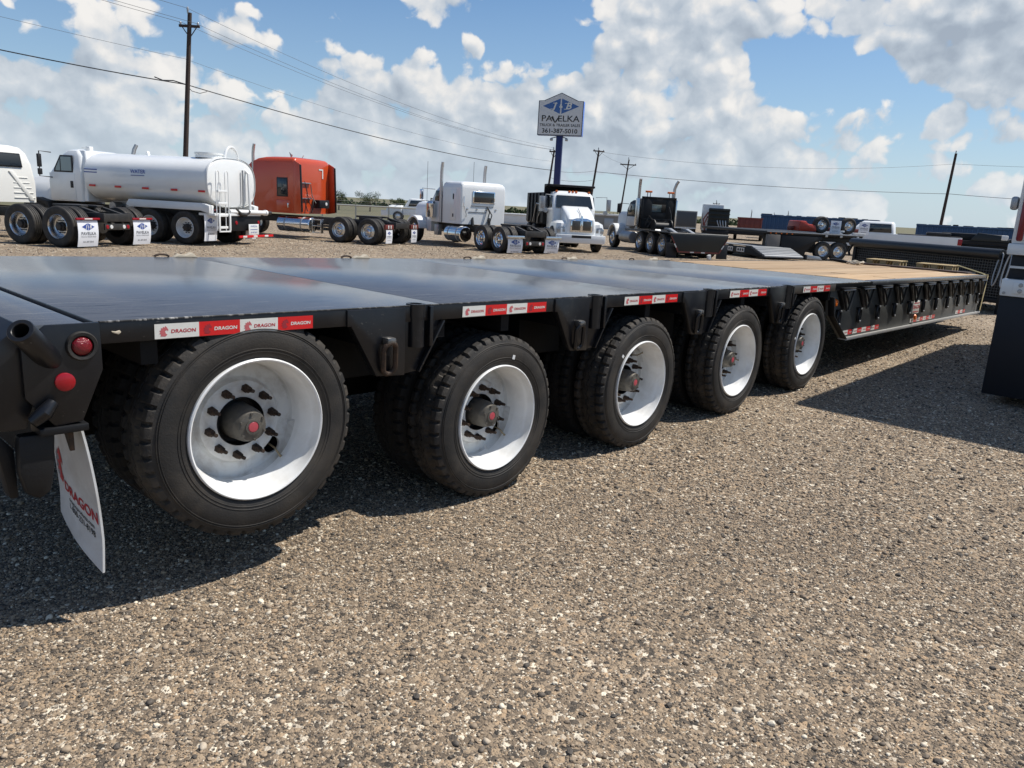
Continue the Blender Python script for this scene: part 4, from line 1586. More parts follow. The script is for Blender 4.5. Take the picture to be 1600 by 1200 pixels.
b = MB(); b.lathe([(0, -1.7), (.055, -1.7), (.055, -1.45), (0, -1.45)], 12, 'y', Matrix.Translation((-.98, 0, .96))); b.tube([(-.95, .1, 1.05), (-1.0, -.05, .92), (-1.0, -.3, .9), (-1.0, -.5, 1.0)], .06, 8); b.obj('valve_set', GREASE, B)
bx_(B, 'rear_box', BLACKD, -.95, -.5, -1.15, .45, .42, .86)
bx_(B, 'rear_sill', WHITED, -.98, -.45, -1.15, 1.15, .86, .93)
b = MB(); b.box(-1.02, -.98, .46, .98, .40, .44, .004); b.box(-1.02, -.98, .44, .50, .44, .92, .004); b.box(-1.02, -.98, .94, 1.0, .44, .92, .004); b.obj('step_frame', WHITE, B)
b = MB(); b.box(-1.04, -1.0, -1.75, .08, .215, .285, .008); bm_ = b.obj('bumper_bar', TAPER, B)
for y in (-1.35, -.75, -.2):
    b = MB(); b.box(-1.046, -1.038, y - .10, y + .10, .222, .278, .002); b.obj('white_band', TAPEW, bm_)
b = MB(); b.box(-1.03, -1.02, -.95, -.42, .30, .62, .004); npl = b.obj('sale_board', WHITE, B)
b = MB(); b.mesh(text_mesh('PAVELKA', .085, 'CENTER', .004), facing((0, -1, 0), (0, 0, 1), (-1.033, -.685, .555))); b.mesh(text_mesh('361-387-5010', .06, 'CENTER', .003), facing((0, -1, 0), (0, 0, 1), (-1.033, -.685, .37))); b.box(-1.034, -1.0305, -.87, -.50, .45, .465); b.obj('lettering', BLUEL, npl, 0)
for y in (.1, -1.05):
    b = MB(); b.lathe([(0, -.02), (.05, -.016), (.06, 0)], 14, 'x', Matrix.Translation((-.955, y, .66))); b.obj('tail_lamp', REDC, B)
for sg in (1, -1):
    b = MB(); b.prism([(-.85, .92), (-.85, 1.14), (-.6, 1.20), (1.85, 1.20), (1.95, 1.05), (1.85, .99), (-.55, .99)], sg * 1.0, sg * 1.22, 'xz', .01); b.obj('fender_panel', WHITED, B)
    jb_flap(B, -.72, sg * 1.0, .14, .90, .56, .03)
    for a in (0, 1.2):
        bg_wheel(B, a, sg * 1.2, .48, .26, .29, 'deep', WHITEW, True, sg < 0)
    b = MB(); b.box(-.9, 5.4, sg * .42 - .04, sg * .42 + .04, .70, .95, .01); b.obj('frame_rail', GREASE, B)
    bg_wheel(B, 5.25, sg * 1.12, .48, .28, .29, 'front', WHITEW, False, sg < 0)
b = MB(); b.prism([(2.1, 1.2), (2.5, .75), (3.0, .75), (3.3, 1.2)], -.35, .35, 'xz', .03); b.cyl((2.4, .6, .95), (2.4, .2, .95), .10, None, 14); b.cyl((2.9, .7, .95), (2.9, .2, .95), .12, None, 14); b.tube([(2.2, .5, 1.1), (2.2, .7, .85), (2.5, .8, .8), (2.8, .8, .9)], .05, 8); b.obj('pump', STEELG, B)
b = MB(); body(b, [(1.03, 3.62, 4.85, 1.03, .08), (1.6, 3.60, 4.86, 1.05, .10), (1.85, 3.60, 4.78, 1.04, .10), (2.35, 3.66, 4.42, .97, .12), (2.50, 3.74, 4.30, .90, .16), (2.56, 3.9, 4.2, .7, .15)]); cab = b.obj('cab', WHITE, B, 40)
b = MB(); body(b, [(1.05, 3.50, 3.66, .98, .05), (2.2, 3.50, 3.70, .94, .05), (2.52, 3.60, 3.85, .85, .06)]); b.obj('cab_extender', WHITE, B, 40)
for sg in (1, -1):
    b = MB(); b.prism([(3.92, 1.86), (4.62, 1.86), (4.60, 1.98), (4.36, 2.36), (3.92, 2.36)], sg * 1.0, sg * 1.045, 'xz', .015); wf = b.obj('door_window', TRIM, B)
    b = MB(); b.prism([(3.96, 1.90), (4.56, 1.90), (4.54, 1.99), (4.33, 2.32), (3.96, 2.32)], sg * 1.0, sg * 1.05, 'xz', .01, None, 1); b.obj('pane', GLASSL, wf)
    b = MB(); b.box(4.34, 4.365, sg * 1.0, sg * 1.055, 1.9, 2.3); b.obj('window_bar', TRIM, wf)
    b = MB(); b.prism([(3.86, 1.06), (4.74, 1.06), (4.78, 1.84), (3.86, 1.84)], sg * 1.035, sg * 1.056, 'xz', .012); dr = b.obj('door', WHITE, B)
    b = MB(); b.box(3.92, 4.02, sg * 1.056, sg * 1.07, 1.42, 1.62, .01); b.obj('handle', TRIM, dr)
    b = MB(); b.tube([(4.66, sg * 1.05, 2.42), (4.85, sg * 1.30, 2.44), (4.86, sg * 1.32, 1.72), (4.66, sg * 1.06, 1.70)], .018, 6); b.box(4.82, 4.90, sg * 1.24, sg * 1.36, 1.98, 2.36, .02); b.box(4.82, 4.90, sg * 1.24, sg * 1.36, 1.76, 1.94, .02); b.obj('mirror', TRIM, B)
b = MB(); body(b, [(1.0, 4.84, 6.25, .92, .2), (1.3, 4.84, 6.3, .90, .25), (1.55, 4.84, 6.15, .74, .25), (1.72, 4.84, 5.8, .60, .2)]); b.obj('hood', WHITE, B, 40)
b = MB(); b.prism([(5.85, .62), (5.70, .98), (5.25, 1.10), (4.85, 1.0), (4.72, .62), (4.82, .62), (4.95, .88), (5.25, .98), (5.6, .9), (5.75, .62)], -1.15, 1.15, 'xz', .02); b.obj('front_fender', TRIM, B)
b = MB(); b.tube([(4.0, .3, 2.54), (4.0, .3, 2.62), (4.25, .3, 2.63)], .015, 6); b.box(3.72, 3.86, .4, .56, 2.52, 2.66, .02); b.obj('roof_beacon', WHITED, B)
b = MB(); b.prism([(2.05, 2.46), (2.1, 2.62), (2.2, 2.46)], -.05, .05, 'xz'); b.prism([(.25, 2.48), (.30, 2.64), (.4, 2.48)], -.05, .05, 'xz'); b.obj('tank_lugs', WHITE, B)
stack_(B, 3.45, -.92, 1.2, 2.85, .06, STEELG, (-.12, -.05))

# ------------------------------------------------------------------ C: red sleeper tractor
C = veh('sleeper_tractor', 'red sleeper tractor with polished wheels and a chrome fuel tank', 'truck', (17.411, 22.34), -20, 'trucks for sale along the yard')
rear_frame(C, .88, (0, 1.22), .45, 'alu', ALU, False, 1.17, -.66, False, .58)
for sg in (1, -1):
    f = jb_flap(C, -.68, sg * .86, .08, .55, .40, .02)
    b = MB(); b.box(-.70, -.62, sg * .86 - .26, sg * .86 + .26, .56, .72, .01); hb = b.obj('lamp_box', MAROON, C)
    for dy in (-.08, .08):
        b = MB(); b.box(-.712, -.69, sg * .86 + dy - .03, sg * .86 + dy + .03, .58, .70, .006); b.obj('white_lamp', LENS, hb)
b = MB()
secs = []
for z, x0, x1, hw, rad in [(.90, 3.20, 6.0, 1.03, .10), (1.6, 3.20, 6.0, 1.05, .10), (2.2, 3.20, 5.75, 1.05, .09), (2.66, 3.20, 5.2, 1.04, .09), (2.80, 3.22, 4.9, 1.01, .10), (2.86, 3.27, 4.6, .95, .12), (2.89, 3.40, 4.3, .80, .12)]:
    secs.append((z, x0, x1, hw, rad))
body(b, secs); b.obj('sleeper_cab', REDP, C, 40)
for sg in (1, -1):
    b = MB(); b.prism([(3.24, .90), (3.24, 2.78), (2.98, 2.66), (2.92, .95)], sg * 1.0, sg * 1.05, 'xz', .012); sf = b.obj('side_fairing', REDP, C)
    b = MB(); b.prism([(2.985, 2.64), (2.93, .97), (2.865, .97), (2.92, 2.62)], sg * 1.005, sg * 1.045, 'xz', .008); b.obj('rubber_edge', TRIM, sf)
    b = MB(); b.prism([(3.50, 1.48), (4.0, 1.48), (4.0, 2.16), (3.50, 2.16)], sg * 1.03, sg * 1.062, 'xz', .03); wf = b.obj('side_window', TRIM, C)
    b = MB(); b.prism([(3.54, 1.52), (3.96, 1.52), (3.96, 2.12), (3.54, 2.12)], sg * 1.03, sg * 1.066, 'xz', .02); b.obj('pane', GLASS, wf)
    b = MB(); b.prism([(3.55, 2.52), (4.25, 2.50), (4.15, 2.60), (3.58, 2.70)], sg * .97, sg * 1.03, 'xz', .01); b.obj('upper_window', GLASS, C)
    b = MB(); b.prism([(3.42, .98), (4.02, .98), (4.02, 1.36), (3.42, 1.36)], sg * 1.035, sg * 1.056, 'xz', .01); lk = b.obj('locker_door', REDP, C)
    b = MB(); b.box(3.47, 3.53, sg * 1.056, sg * 1.066, 1.10, 1.26, .01); b.obj('handle', ALU, lk)
    tank_(C, 2.50, 3.95, sg * .92, .52, .27)
    b = MB(); b.box(2.02, 2.06, sg * .95, sg * 1.08, .28, .72, .006); b.box(2.40, 2.44, sg * .95, sg * 1.08, .28, .72, .006); b.box(2.02, 2.44, sg * .92, sg * 1.10, .72, .76, .006); b.box(2.02, 2.44, sg * .95, sg * 1.08, .50, .53, .004); b.box(2.02, 2.44, sg * .95, sg * 1.08, .26, .29, .004); b.obj('step_ladder', ALU, C)
    bg_wheel(C, 6.6, sg * 1.1, .45, .26, .27, 'front', ALU, False, sg < 0)
b = MB(); body(b, [(.75, 6.0, 7.4, .95, .2), (1.3, 6.0, 7.4, .85, .25), (1.6, 6.0, 7.0, .7, .2)]); b.obj('hood', REDP, C, 40)
b = MB(); b.tube([(3.15, .55, 2.05), (3.10, .55, 1.95), (3.0, .5, 1.35), (2.9, .4, 1.05), (2.8, .35, 1.3), (3.0, .3, 1.55), (3.1, .25, 1.95)], .018, 6); b.tube([(3.12, .6, 1.4), (3.0, .58, 1.0), (2.9, .45, .95), (2.95, .3, 1.4), (3.1, .3, 1.5)], .018, 6); b.obj('air_lines', TRIM, C)
b = MB(); b.box(3.12, 3.2, .2, .72, 1.98, 2.02, .006); b.box(3.12, 3.2, .15, .85, 1.44, 1.47, .006); b.obj('grab_rail', STEELG, C)
bx_(C, 'battery_box', BLACKD, 2.85, 3.2, -.55, .05, 1.12, 1.42, .03)
b = MB(); b.lathe([(0, -.03), (.06, -.02), (.07, .05)], 14, 'x', Matrix.Translation((2.86, -.35, 1.28))); b.obj('work_lamp', LENS, C)
b = MB(); b.prism([(-.62, 2.55), (-.36, 2.55), (-.36, 2.50), (-.56, 2.50), (-.56, 2.2), (-.62, 2.2)], 3.185, 3.205, 'yz'); b.obj('white_sticker', TAPEW, C)
stack_(C, 5.1, 1.0, .9, 3.3, .055, CHROME, (-.1, .04))
b = MB(); b.prism([(3.9, 2.88), (3.98, 3.1), (3.86, 3.0)], .3, .36, 'xz'); b.tube([(3.6, .1, 2.9), (3.52, .1, 3.0)], .01, 5); b.obj('roof_horn', STEELG, C)

# ------------------------------------------------------------------ D: white long-nose tractor
D = veh('long_nose_tractor', 'white long-nosed sleeper tractor with twin chrome stacks', 'truck', (20.253 - .17 * .98, 17.963 + .17 * .19), 11, 'trucks for sale along the yard')
rear_frame(D, .88, (0, 1.08), .445, 'alu', CHROME, True, 1.12, -.62, False, .50)
for sg in (1, -1):
    b = MB(); b.box(-.66, -.56, sg * .80 - .36, sg * .80 + .36, .53, .62, .01); b.obj('flap_bar', ALU, D)
b = MB(); body(b, [(.84, 2.62, 3.95, .99, .06), (1.5, 2.62, 3.95, 1.0, .06), (2.12, 2.62, 3.95, 1.0, .07), (2.26, 2.64, 3.95, .98, .09), (2.34, 2.70, 3.95, .92, .12), (2.375, 2.80, 3.92, .80, .12)], 7); b.obj('sleeper', WHITE, D, 35)
b = MB(); body(b, [(.84, 3.97, 5.05, .88, .06), (1.55, 3.97, 5.05, .88, .06), (2.0, 3.97, 4.75, .86, .1), (2.2, 3.97, 4.65, .75, .15)]); b.obj('cab', WHITE, D, 40)
b = MB(); b.box(2.595, 2.64, -.50, .50, 1.61, 2.05, .05, None, 3); wf = b.obj('rear_window', CHROME, D)
b = MB(); b.box(2.588, 2.60, -.45, .45, 1.65, 2.01, .03); b.obj('pane', GLASS, wf)
b = MB()
b.prism([(2.95, .98), (3.35, .98), (3.35, 2.08), (2.95, 2.08)], .998, 1.012, 'xz', .006); dd = b.obj('locker_door', WHITE, D)
b = MB(); b.box(3.10, 3.18, 1.010, 1.02, 1.72, 1.92, .008); b.obj('handle', TRIM, dd)
b = MB(); b.box(3.10, 3.18, 1.010, 1.02, 1.08, 1.20, .008); b.obj('handle', TRIM, dd)
for y in (.72, .30, -.12, -.56):
    b = MB(); b.lathe([(0, -.02), (.035, -.015), (.042, 0)], 14, 'x', Matrix.Translation((2.618, y, 1.40))); b.obj('round_lamp', ALU, D)
b = MB(); b.box(2.60, 2.63, -.45, .55, 1.50, 1.545, .008); b.box(2.605, 2.63, -.1, .66, 1.27, 1.31, .006); b.obj('name_strip', STEELG, D)
b = MB(); b.tube([(2.60, .78, 1.1), (2.55, .80, 1.2), (2.55, .92, 1.5), (2.60, .88, 1.85)], .014, 6); b.obj('grab_handle', CHROME, D)
b = MB(); b.tube([(2.6, -.15, 1.5), (2.5, -.2, 1.3), (2.5, -.12, 1.0), (2.45, -.15, .85)], .02, 6); b.tube([(2.6, -.2, 1.45), (2.45, -.28, 1.2), (2.5, -.22, .9)], .02, 6); b.obj('air_lines', TRIM, D)
for y in (.5, -.25):
    b = MB(); b.prism([(2.5, .80), (2.62, .80), (2.62, 1.05), (2.56, 1.1)], y - .03, y + .03, 'xz'); b.obj('cab_bracket', TRIM, D)
for sg in (1, -1):
    stack_(D, 4.08, sg * .98, .85, 3.06, .062, CHROME, (-.06, 0))
    b = MB(); b.lathe([(0, 1.0), (.20, 1.0), (.21, 1.05), (.21, 1.52), (.14, 1.6), (0, 1.6)], 22, 'z', Matrix.Translation((4.78, sg * .98, 0))); b.obj('air_cleaner', CHROME, D)
    tank_(D, 2.30, 3.42, sg * .95, .48, .28)
    b = MB(); b.box(4.2, 4.5, sg * .82, sg * 1.0, .35, .75, .02); b.obj('battery_box', STEELG, D)
    bg_wheel(D, 6.0, sg * 1.08, .45, .26, .27, 'front', CHROME, False, sg < 0)
    b = MB()
    arc = [(6.0 + .58 * math.cos(a), .45 + .58 * math.sin(a)) for a in np.linspace(-.1, math.pi - .15, 12)]
    arc2 = [(6.0 + .50 * math.cos(a), .45 + .50 * math.sin(a)) for a in np.linspace(math.pi - .15, -.1, 12)]
    b.prism(arc + arc2, sg * .72, sg * 1.12, 'xz', .015); b.obj('front_fender', WHITE, D)
    b = MB(); b.prism([(4.35, 1.62), (4.72, 1.62), (4.64, 2.02), (4.35, 2.02)], sg * .86, sg * .89, 'xz', .02); b.obj('door_window', GLASS, D)
    b = MB(); b.tube([(4.75, sg * .86, 2.06), (5.15, sg * 1.2, 2.08), (5.15, sg * 1.2, 1.62), (4.8, sg * .9, 1.6)], .015, 6); b.box(5.09, 5.18, sg * 1.16, sg * 1.30, 1.66, 2.04, .02); b.obj('mirror', CHROME, D)
b = MB(); body(b, [(.62, 5.05, 6.75, .60, .1), (1.35, 5.05, 6.75, .62, .12), (1.52, 5.05, 6.72, .52, .15), (1.58, 5.05, 6.65, .35, .12)]); b.obj('hood', WHITE, D, 40)
b = MB(); b.prism([(5.08, .45), (5.45, .45), (5.45, 1.50), (5.08, 1.55)], -.80, .80, 'xz', .03); b.obj('cowl', WHITE, D)
b = MB(); b.tube([(5.2, .95, 1.6), (5.2, .95, 3.1)], .007, 5); b.tube([(4.6, -.8, 2.1), (4.6, -.8, 3.2)], .007, 5); b.obj('aerials', TRIM, D)

# ------------------------------------------------------------------ E: dump truck facing us
E = veh('dump_truck', 'white dump truck facing the camera with a black dump body behind its cab', 'truck', (23.70, 18.59), 217, 'trucks for sale along the yard')
b = MB(); body(b, [(.66, .30, .82, .60, .1), (.9, -.3, .86, .58, .12), (1.22, -.35, .84, .55, .14), (1.42, -.42, .55, .55, .2), (1.62, -.5, .05, .56, .2), (1.70, -.5, -.15, .5, .1)]); b.obj('hood', WHITE, E, 40)
b = MB(); b.prism([(-.44, .76), (.44, .76), (.41, 1.20), (.2, 1.27), (-.2, 1.27), (-.41, 1.20)], .835, .88, 'yz', .02); gr = b.obj('grille', CHROME, E)
for sg in (1, -1):
    b = MB()
    b.box(.872, .89, min(sg * .05, sg * .37), max(sg * .05, sg * .37), .82, 1.17, .01)
    b.obj('grille_mesh', mat('grille_mesh', (.10, .095, .085), .35, .6, .4, 8, (.2, .19, .16)), gr)
b = MB(); b.box(.875, .905, -.03, .03, .80, 1.24, .01); b.lathe([(0, 1.22), (.05, 1.24), (.04, 1.34), (0, 1.36)], 12, 'z', Matrix.Translation((.85, 0, 0))); b.obj('grille_bar', CHROME, gr)
b = MB(); b.tube([(.80, 0, 1.33), (.2, 0, 1.63)], .012, 5); b.obj('hood_crease_strip', STEELG, E)
b = MB(); b.prism([(-.95, .38), (-.90, .34), (.90, .34), (.95, .38), (.95, .66), (-.95, .66)], .72, .98, 'yz', .03); bp = b.obj('front_bumper', WHITE, E)
b = MB(); b.box(.972, .988, -.38, .38, .54, .64, .015); b.obj('bumper_slot', TRIM, bp)
for sg in (1, -1):
    b = MB(); b.loft([[(.05 + dx * k_, sg * (.52 + dy * k_), .66 + dz) for dx, dy in ((-.55, 0), (.72, 0), (.74, .25), (.6, .42), (-.5, .42))] for k_, dz in ((1, 0), (1, .22), (.92, .40), (.6, .50))]); fd = b.obj('front_fender', WHITE, E, 35)
    b = MB(); b.prism([(sg * .60, .74), (sg * .90, .70), (sg * .93, .86), (sg * .82, .96), (sg * .62, .93)], .70, .785, 'yz', .02); hl = b.obj('headlight', mat('headlight_glass', (.32, .33, .34), .08, .4), fd)
    bg_wheel(E, .05, sg * .98, .47, .26, .28, 'front', ALU, False, sg < 0)
    b = MB(); b.tube([(-.45, sg * .86, 2.08), (-.15, sg * 1.22, 2.10), (-.15, sg * 1.24, 1.55), (-.4, sg * .88, 1.55)], .014, 6); b.box(-.22, -.12, sg * 1.24, sg * 1.40, 1.58, 2.02, .02); b.lathe([(0, -.06), (.08, -.04), (.09, .03), (0, .04)], 14, 'x', Matrix.Translation((-.16, sg * 1.2, 1.5))); b.obj('mirror', STEELG, E)
    b = MB(); b.prism([(-1.30, 1.62), (-.52, 1.62), (-.74, 2.08), (-1.30, 2.08)], sg * .83, sg * .872, 'xz', .02); b.obj('door_window', GLASS, E)
    b = MB(); b.box(-1.28, -1.18, sg * .86, sg * .885, 1.40, 1.46, .01); b.obj('door_handle', TRIM, E)
    for a in (-3.3, -4.4):
        bg_wheel(E, a, sg * 1.0, .47, .26, .28, 'alu', ALU, True, sg < 0)
b = MB(); body(b, [(.66, -1.48, -.40, .84, .08), (1.55, -1.48, -.36, .86, .1), (1.65, -1.48, -.42, .86, .1), (2.12, -1.48, -.66, .81, .12), (2.22, -1.44, -.74, .74, .16), (2.27, -1.38, -.84, .55, .15)]); b.obj('cab', WHITE, E, 35)
b = MB(); b.loft([[(-.345, -.74, 1.63), (-.345, .74, 1.63), (-.615, .68, 2.10), (-.615, -.68, 2.10)], [(-.385, -.74, 1.63), (-.385, .74, 1.63), (-.655, .68, 2.10), (-.655, -.68, 2.10)]]); ws = b.obj('windscreen', GLASS, E)
b = MB()
for y in (-.66, -.14, 0, .14, .66):
    b = MB(); b.box(-.86, -.72, y - .035, y + .035, 2.22, 2.29, .015); b.obj('roof_marker', AMBER, E)
b = MB()
b.prism([(-.98, 1.0), (-.90, .92), (.90, .92), (.98, 1.0), (.98, 2.20), (-.98, 2.20)], -5.0, -1.62, 'yz', .015); bd = b.obj('dump_body', BLACKD, E)
b = MB(); b.prism([(-1.62, 2.16), (-1.62, 2.52), (-1.05, 2.52), (-1.05, 2.44), (-1.5, 2.40)], -.98, .98, 'xz', .02); b.obj('cab_shield', BLACKD, bd)
for x in (-2.2, -2.9, -3.6, -4.3):
    for sg in (1, -1):
        b = MB(); b.box(x - .04, x + .04, sg * .98, sg * 1.04, .98, 2.18, .01); b.obj('side_post', BLACKD, bd)
b = MB(); b.tube([(-1.7, -1.0, 1.7), (-2.6, -1.05, 1.75), (-2.9, -1.05, 1.35), (-3.2, -1.05, 1.0)], .03, 6); b.tube([(-1.8, -1.02, 1.5), (-2.2, -1.05, 1.2), (-2.3, -1.05, .95)], .025, 6); b.obj('tarp_arm', STEELG, bd)
b = MB(); b.box(-5.0, .6, -.45, -.36, .62, .85, .01); b.box(-5.0, .6, .36, .45, .62, .85, .01); b.cyl((.05, -.9, .45), (.05, .9, .45), .06, None, 10); b.cyl((-3.3, -.9, .47), (-3.3, .9, .47), .08, None, 10); b.cyl((-4.4, -.9, .47), (-4.4, .9, .47), .08, None, 10); b.obj('chassis', GREASE, E)
b = MB(); b.lathe([(0, -.5), (.20, -.5), (.20, .1), (0, .1)], 20, 'z', Matrix.Translation((-1.4, -1.0, 1.95))); b.obj('air_cleaner', STEELG, E)
tank_(E, -1.4, -.6, -.85, .62, .22); tank_(E, -1.4, -.6, .85, .62, .22)

# ------------------------------------------------------------------ F: black oilfield winch tractor
F = veh('winch_truck', 'black-backed oilfield winch truck with a rolled tail board, three axles and amber beacons', 'truck', (26.75, 15.40), 34, 'trucks for sale along the yard')
for sg in (1, -1):
    for a in (0, 1.14, 2.28):
        bg_wheel(F, a, sg * 1.08, .43, .25, .26, 'alu', ALU, True, sg < 0)
    bg_wheel(F, 5.5, sg * 1.05, .46, .26, .27, 'front', ALU, False, sg < 0)
    b = MB()
    for c_, sa, ea in ((5.5, 0.05, math.pi - .2),):
        arc = [(c_ + .60 * math.cos(a), .46 + .62 * math.sin(a)) for a in np.linspace(sa, ea, 12)]
        arc2 = [(c_ + .51 * math.cos(a), .46 + .53 * math.sin(a)) for a in np.linspace(ea, sa, 12)]
        b.prism(arc + arc2, sg * .62, sg * 1.10, 'xz', .012)
    b.obj('front_fender', WHITED, F)
    stack_(F, 3.35, sg * .80, .9, 3.0, .065, CHROME, (-.14, -.10 if sg < 0 else .04))
    b = MB(); b.box(3.15, 3.40, sg * .70, sg * .92, 1.05, 2.2, .04); b.obj('muffler_guard', ALU, F)
    tank_(F, 3.15, 4.35, sg * .95, .55, .25, STEELG)
    b = MB(); b.tube([(4.55, sg * .75, 1.95), (4.9, sg * 1.05, 1.97), (4.9, sg * 1.05, 1.55)], .014, 6); b.box(4.84, 4.93, sg * 1.0, sg * 1.15, 1.55, 1.95, .02); b.obj('mirror', TRIM, F)
    b = MB(); b.box(-.5, 2.75, sg * .72, sg * 1.12, .90, .93, .01); b.obj('wheel_guard', BLACKD, F)
    b = MB(); b.box(2.98, 3.06, sg * .50 - .14, sg * .50 + .16, 2.44, 2.52, .02); bc = b.obj('beacon', AMBER, F)
    b = MB(); b.box(3.0, 3.03, sg * .5 - .08, sg * .5 - .05, 2.28, 2.44); b.box(3.0, 3.03, sg * .5 + .05, sg * .5 + .08, 2.28, 2.44); b.obj('beacon_leg', STEELG, bc)
b = MB(); body(b, [(1.0, 3.45, 4.6, .80, .06), (1.7, 3.45, 4.6, .80, .06), (2.02, 3.48, 4.45, .76, .1), (2.12, 3.55, 4.35, .66, .12)]); b.obj('cab', BLACKD, F, 40)
b = MB(); b.prism([(3.7, 1.5), (4.42, 1.5), (4.34, 1.95), (3.7, 1.95)], .79, .815, 'xz', .01); b.obj('door_window', GLASS, F)
b = MB(); b.prism([(3.6, 1.02), (4.5, 1.02), (4.5, 1.42), (3.6, 1.42)], .79, .82, 'xz', .01); b.obj('door', WHITED, F)
b = MB(); body(b, [(.9, 4.6, 6.2, .62, .1), (1.45, 4.6, 6.2, .60, .12), (1.62, 4.6, 6.1, .48, .14)]); b.obj('hood', WHITED, F, 40)
b = MB()
b.box(3.0, 3.08, -.78, -.70, .95, 2.28, .006); b.box(3.0, 3.08, .70, .78, .95, 2.28, .006); b.box(3.0, 3.08, -.78, .78, 2.20, 2.28, .006); b.box(3.0, 3.08, -.78, .78, 1.30, 1.38, .006); b.box(3.03, 3.07, -.70, .70, .95, 1.30, .004); b.box(3.03, 3.07, -.70, -.34, 1.38, 2.2, .004); b.box(3.03, 3.07, .30, .70, 1.38, 2.2, .004); b.box(3.03, 3.07, -.34, .30, 1.98, 2.2, .004)
b.box(3.03, 3.07, -.34, .30, 1.38, 1.64, .004)
b.obj('headache_rack', BLACKD, F)
b = MB(); b.box(3.40, 3.44, -.30, .26, 1.66, 1.96, .01); b.obj('rear_window', GLASSL, F)
b = MB(); b.tube([(2.9, .5, 1.0), (2.85, .3, 1.35), (2.85, 0, 1.1), (2.85, -.3, 1.3), (2.9, -.5, 1.0)], .035, 7); b.tube([(2.9, .6, 1.1), (2.8, .5, 1.5), (2.85, .2, 1.2)], .03, 7); b.tube([(2.9, -.6, 1.0), (2.85, -.5, 1.6), (2.9, -.4, 1.9)], .03, 7); b.lathe([(0, -.4), (.26, -.4), (.26, -.36), (.14, -.34), (.14, .34), (.26, .36), (.26, .4), (0, .4)], 20, 'y', Matrix.Translation((2.55, 0, 1.1))); b.obj('winch', GREASE, F)
bx_(F, 'bed', BLACKD, -.95, 2.95, -.70, .70, .72, .88)
b = MB(); b.box(-.95, 6.1, -.44, -.34, .55, .74, .01); b.box(-.95, 6.1, .34, .44, .55, .74, .01); b.obj('chassis', GREASE, F)
b = MB(); b.prism([(.2, .9), (.9, 1.06), (1.3, 1.06), (1.3, .98), (.9, .98), (.5, .88)], -.45, -.30, 'xz', .01); b.prism([(.2, .9), (.9, 1.06), (1.3, 1.06), (1.3, .98), (.9, .98), (.5, .88)], .30, .45, 'xz', .01); b.obj('ramp_plates', STEELG, F)
b = MB(); b.prism([(-1.15, .90), (1.20, .90), (1.20, .84), (.86, .20), (-.82, .20), (-1.15, .84)], -1.08, -.98, 'yz', .02); tb = b.obj('tail_board', GREENB, F)
b = MB(); b.tube([(-1.0, -1.17, .90), (-1.0, 1.22, .90)], .05, 14); b.obj('tail_roller', GREENB, tb)
b = MB(); b.prism([(1.16, .80), (1.20, .80), (.88, .22), (.84, .26)], -1.09, -1.079, 'yz'); b.prism([(-1.12, .80), (-1.15, .80), (-.84, .22), (-.80, .26)], -1.09, -1.079, 'yz'); b.box(-1.09, -1.079, -.80, .84, .22, .27); b.obj('red_edging', MAROON, tb)
for y, z, sgn in ((1.0, .47, 1), (-.95, .47, -1)):
    b = MB(); b.box(-1.096, -1.088, y - .08, y + .08, z - .02, z + .02, 0, Matrix.Translation((0, y, z)) @ Matrix.Rotation(R(58 * sgn), 4, 'X') @ Matrix.Translation((0, -y, -z))); b.obj('white_marker', TAPEW, tb)
for y in (.3, -.15):
    b = MB(); b.box(-1.096, -1.088, y - .08, y + .08, .225, .262); b.obj('white_marker', TAPEW, tb)
for sg in (1, -1):
    b = MB(); b.box(-.90, -.86, sg * 1.05 - .22, sg * 1.05 + .22, .02, .55, .006); b.obj('mud_flap', NAVY, F)
b = MB(); b.prism([(-.40, 0), (-.28, .02), (-.26, .16), (-.36, .2)], -1.35, -1.2, 'yz', .01)
b.bm.transform(Matrix.Translation((26.75, 15.40, 0)) @ Matrix.Rotation(R(90 - 34), 4, 'Z'))
tag(b.obj('block', WHITED, None), 'small white block on the gravel behind the winch truck tail', 'block')

# ------------------------------------------------------------------ far yard
# pale service truck beyond the long-nose tractor
o = (39.3, 45.1)
G = veh('service_truck', 'white service truck with a black rack far back by the pipe fence', 'truck', o, -48, None)
G.scale = (.9, .9, .9)
b = MB(); body(b, [(.55, 0, 2.2, .95, .12), (1.1, 0, 2.2, .97, .14), (1.2, .1, 2.1, .95, .14), (1.85, .3, 1.7, .82, .16), (1.92, .5, 1.5, .7, .15)]); b.obj('cab', WHITE, G, 40)
b = MB(); body(b, [(.5, 2.2, 3.6, .92, .2), (1.15, 2.2, 3.55, .9, .2), (1.32, 2.2, 3.2, .7, .2)]); b.obj('hood', WHITE, G, 40)
b = MB(); b.prism([(.55, 1.28), (1.75, 1.28), (1.55, 1.76), (.6, 1.76)], .9, .98, 'xz', .02); b.prism([(.55, 1.28), (1.75, 1.28), (1.55, 1.76), (.6, 1.76)], -.98, -.9, 'xz', .02); b.obj('door_window', GLASS, G)
b = MB()
for x in (-2.4, -.15):
    for y in (-.95, .9):
        b.box(x, x + .07, y, y + .06, .7, 2.05)
b.box(-2.4, -.08, .9, .96, 1.98, 2.05); b.box(-2.4, -.08, -.95, -.89, 1.98, 2.05); b.box(-.15, -.08, -.95, .96, 1.98, 2.05)
b.obj('rack', BLACKD, G)
bx_(G, 'service_body', BLACKD, -2.5, -.1, -.98, .98, .55, 1.3, .02)
for x in (-1.6, 2.6):
    for sg in (1, -1):
        bg_wheel(G, x, sg * .98, .42, .24, .24, 'front', ALU, False, sg < 0)

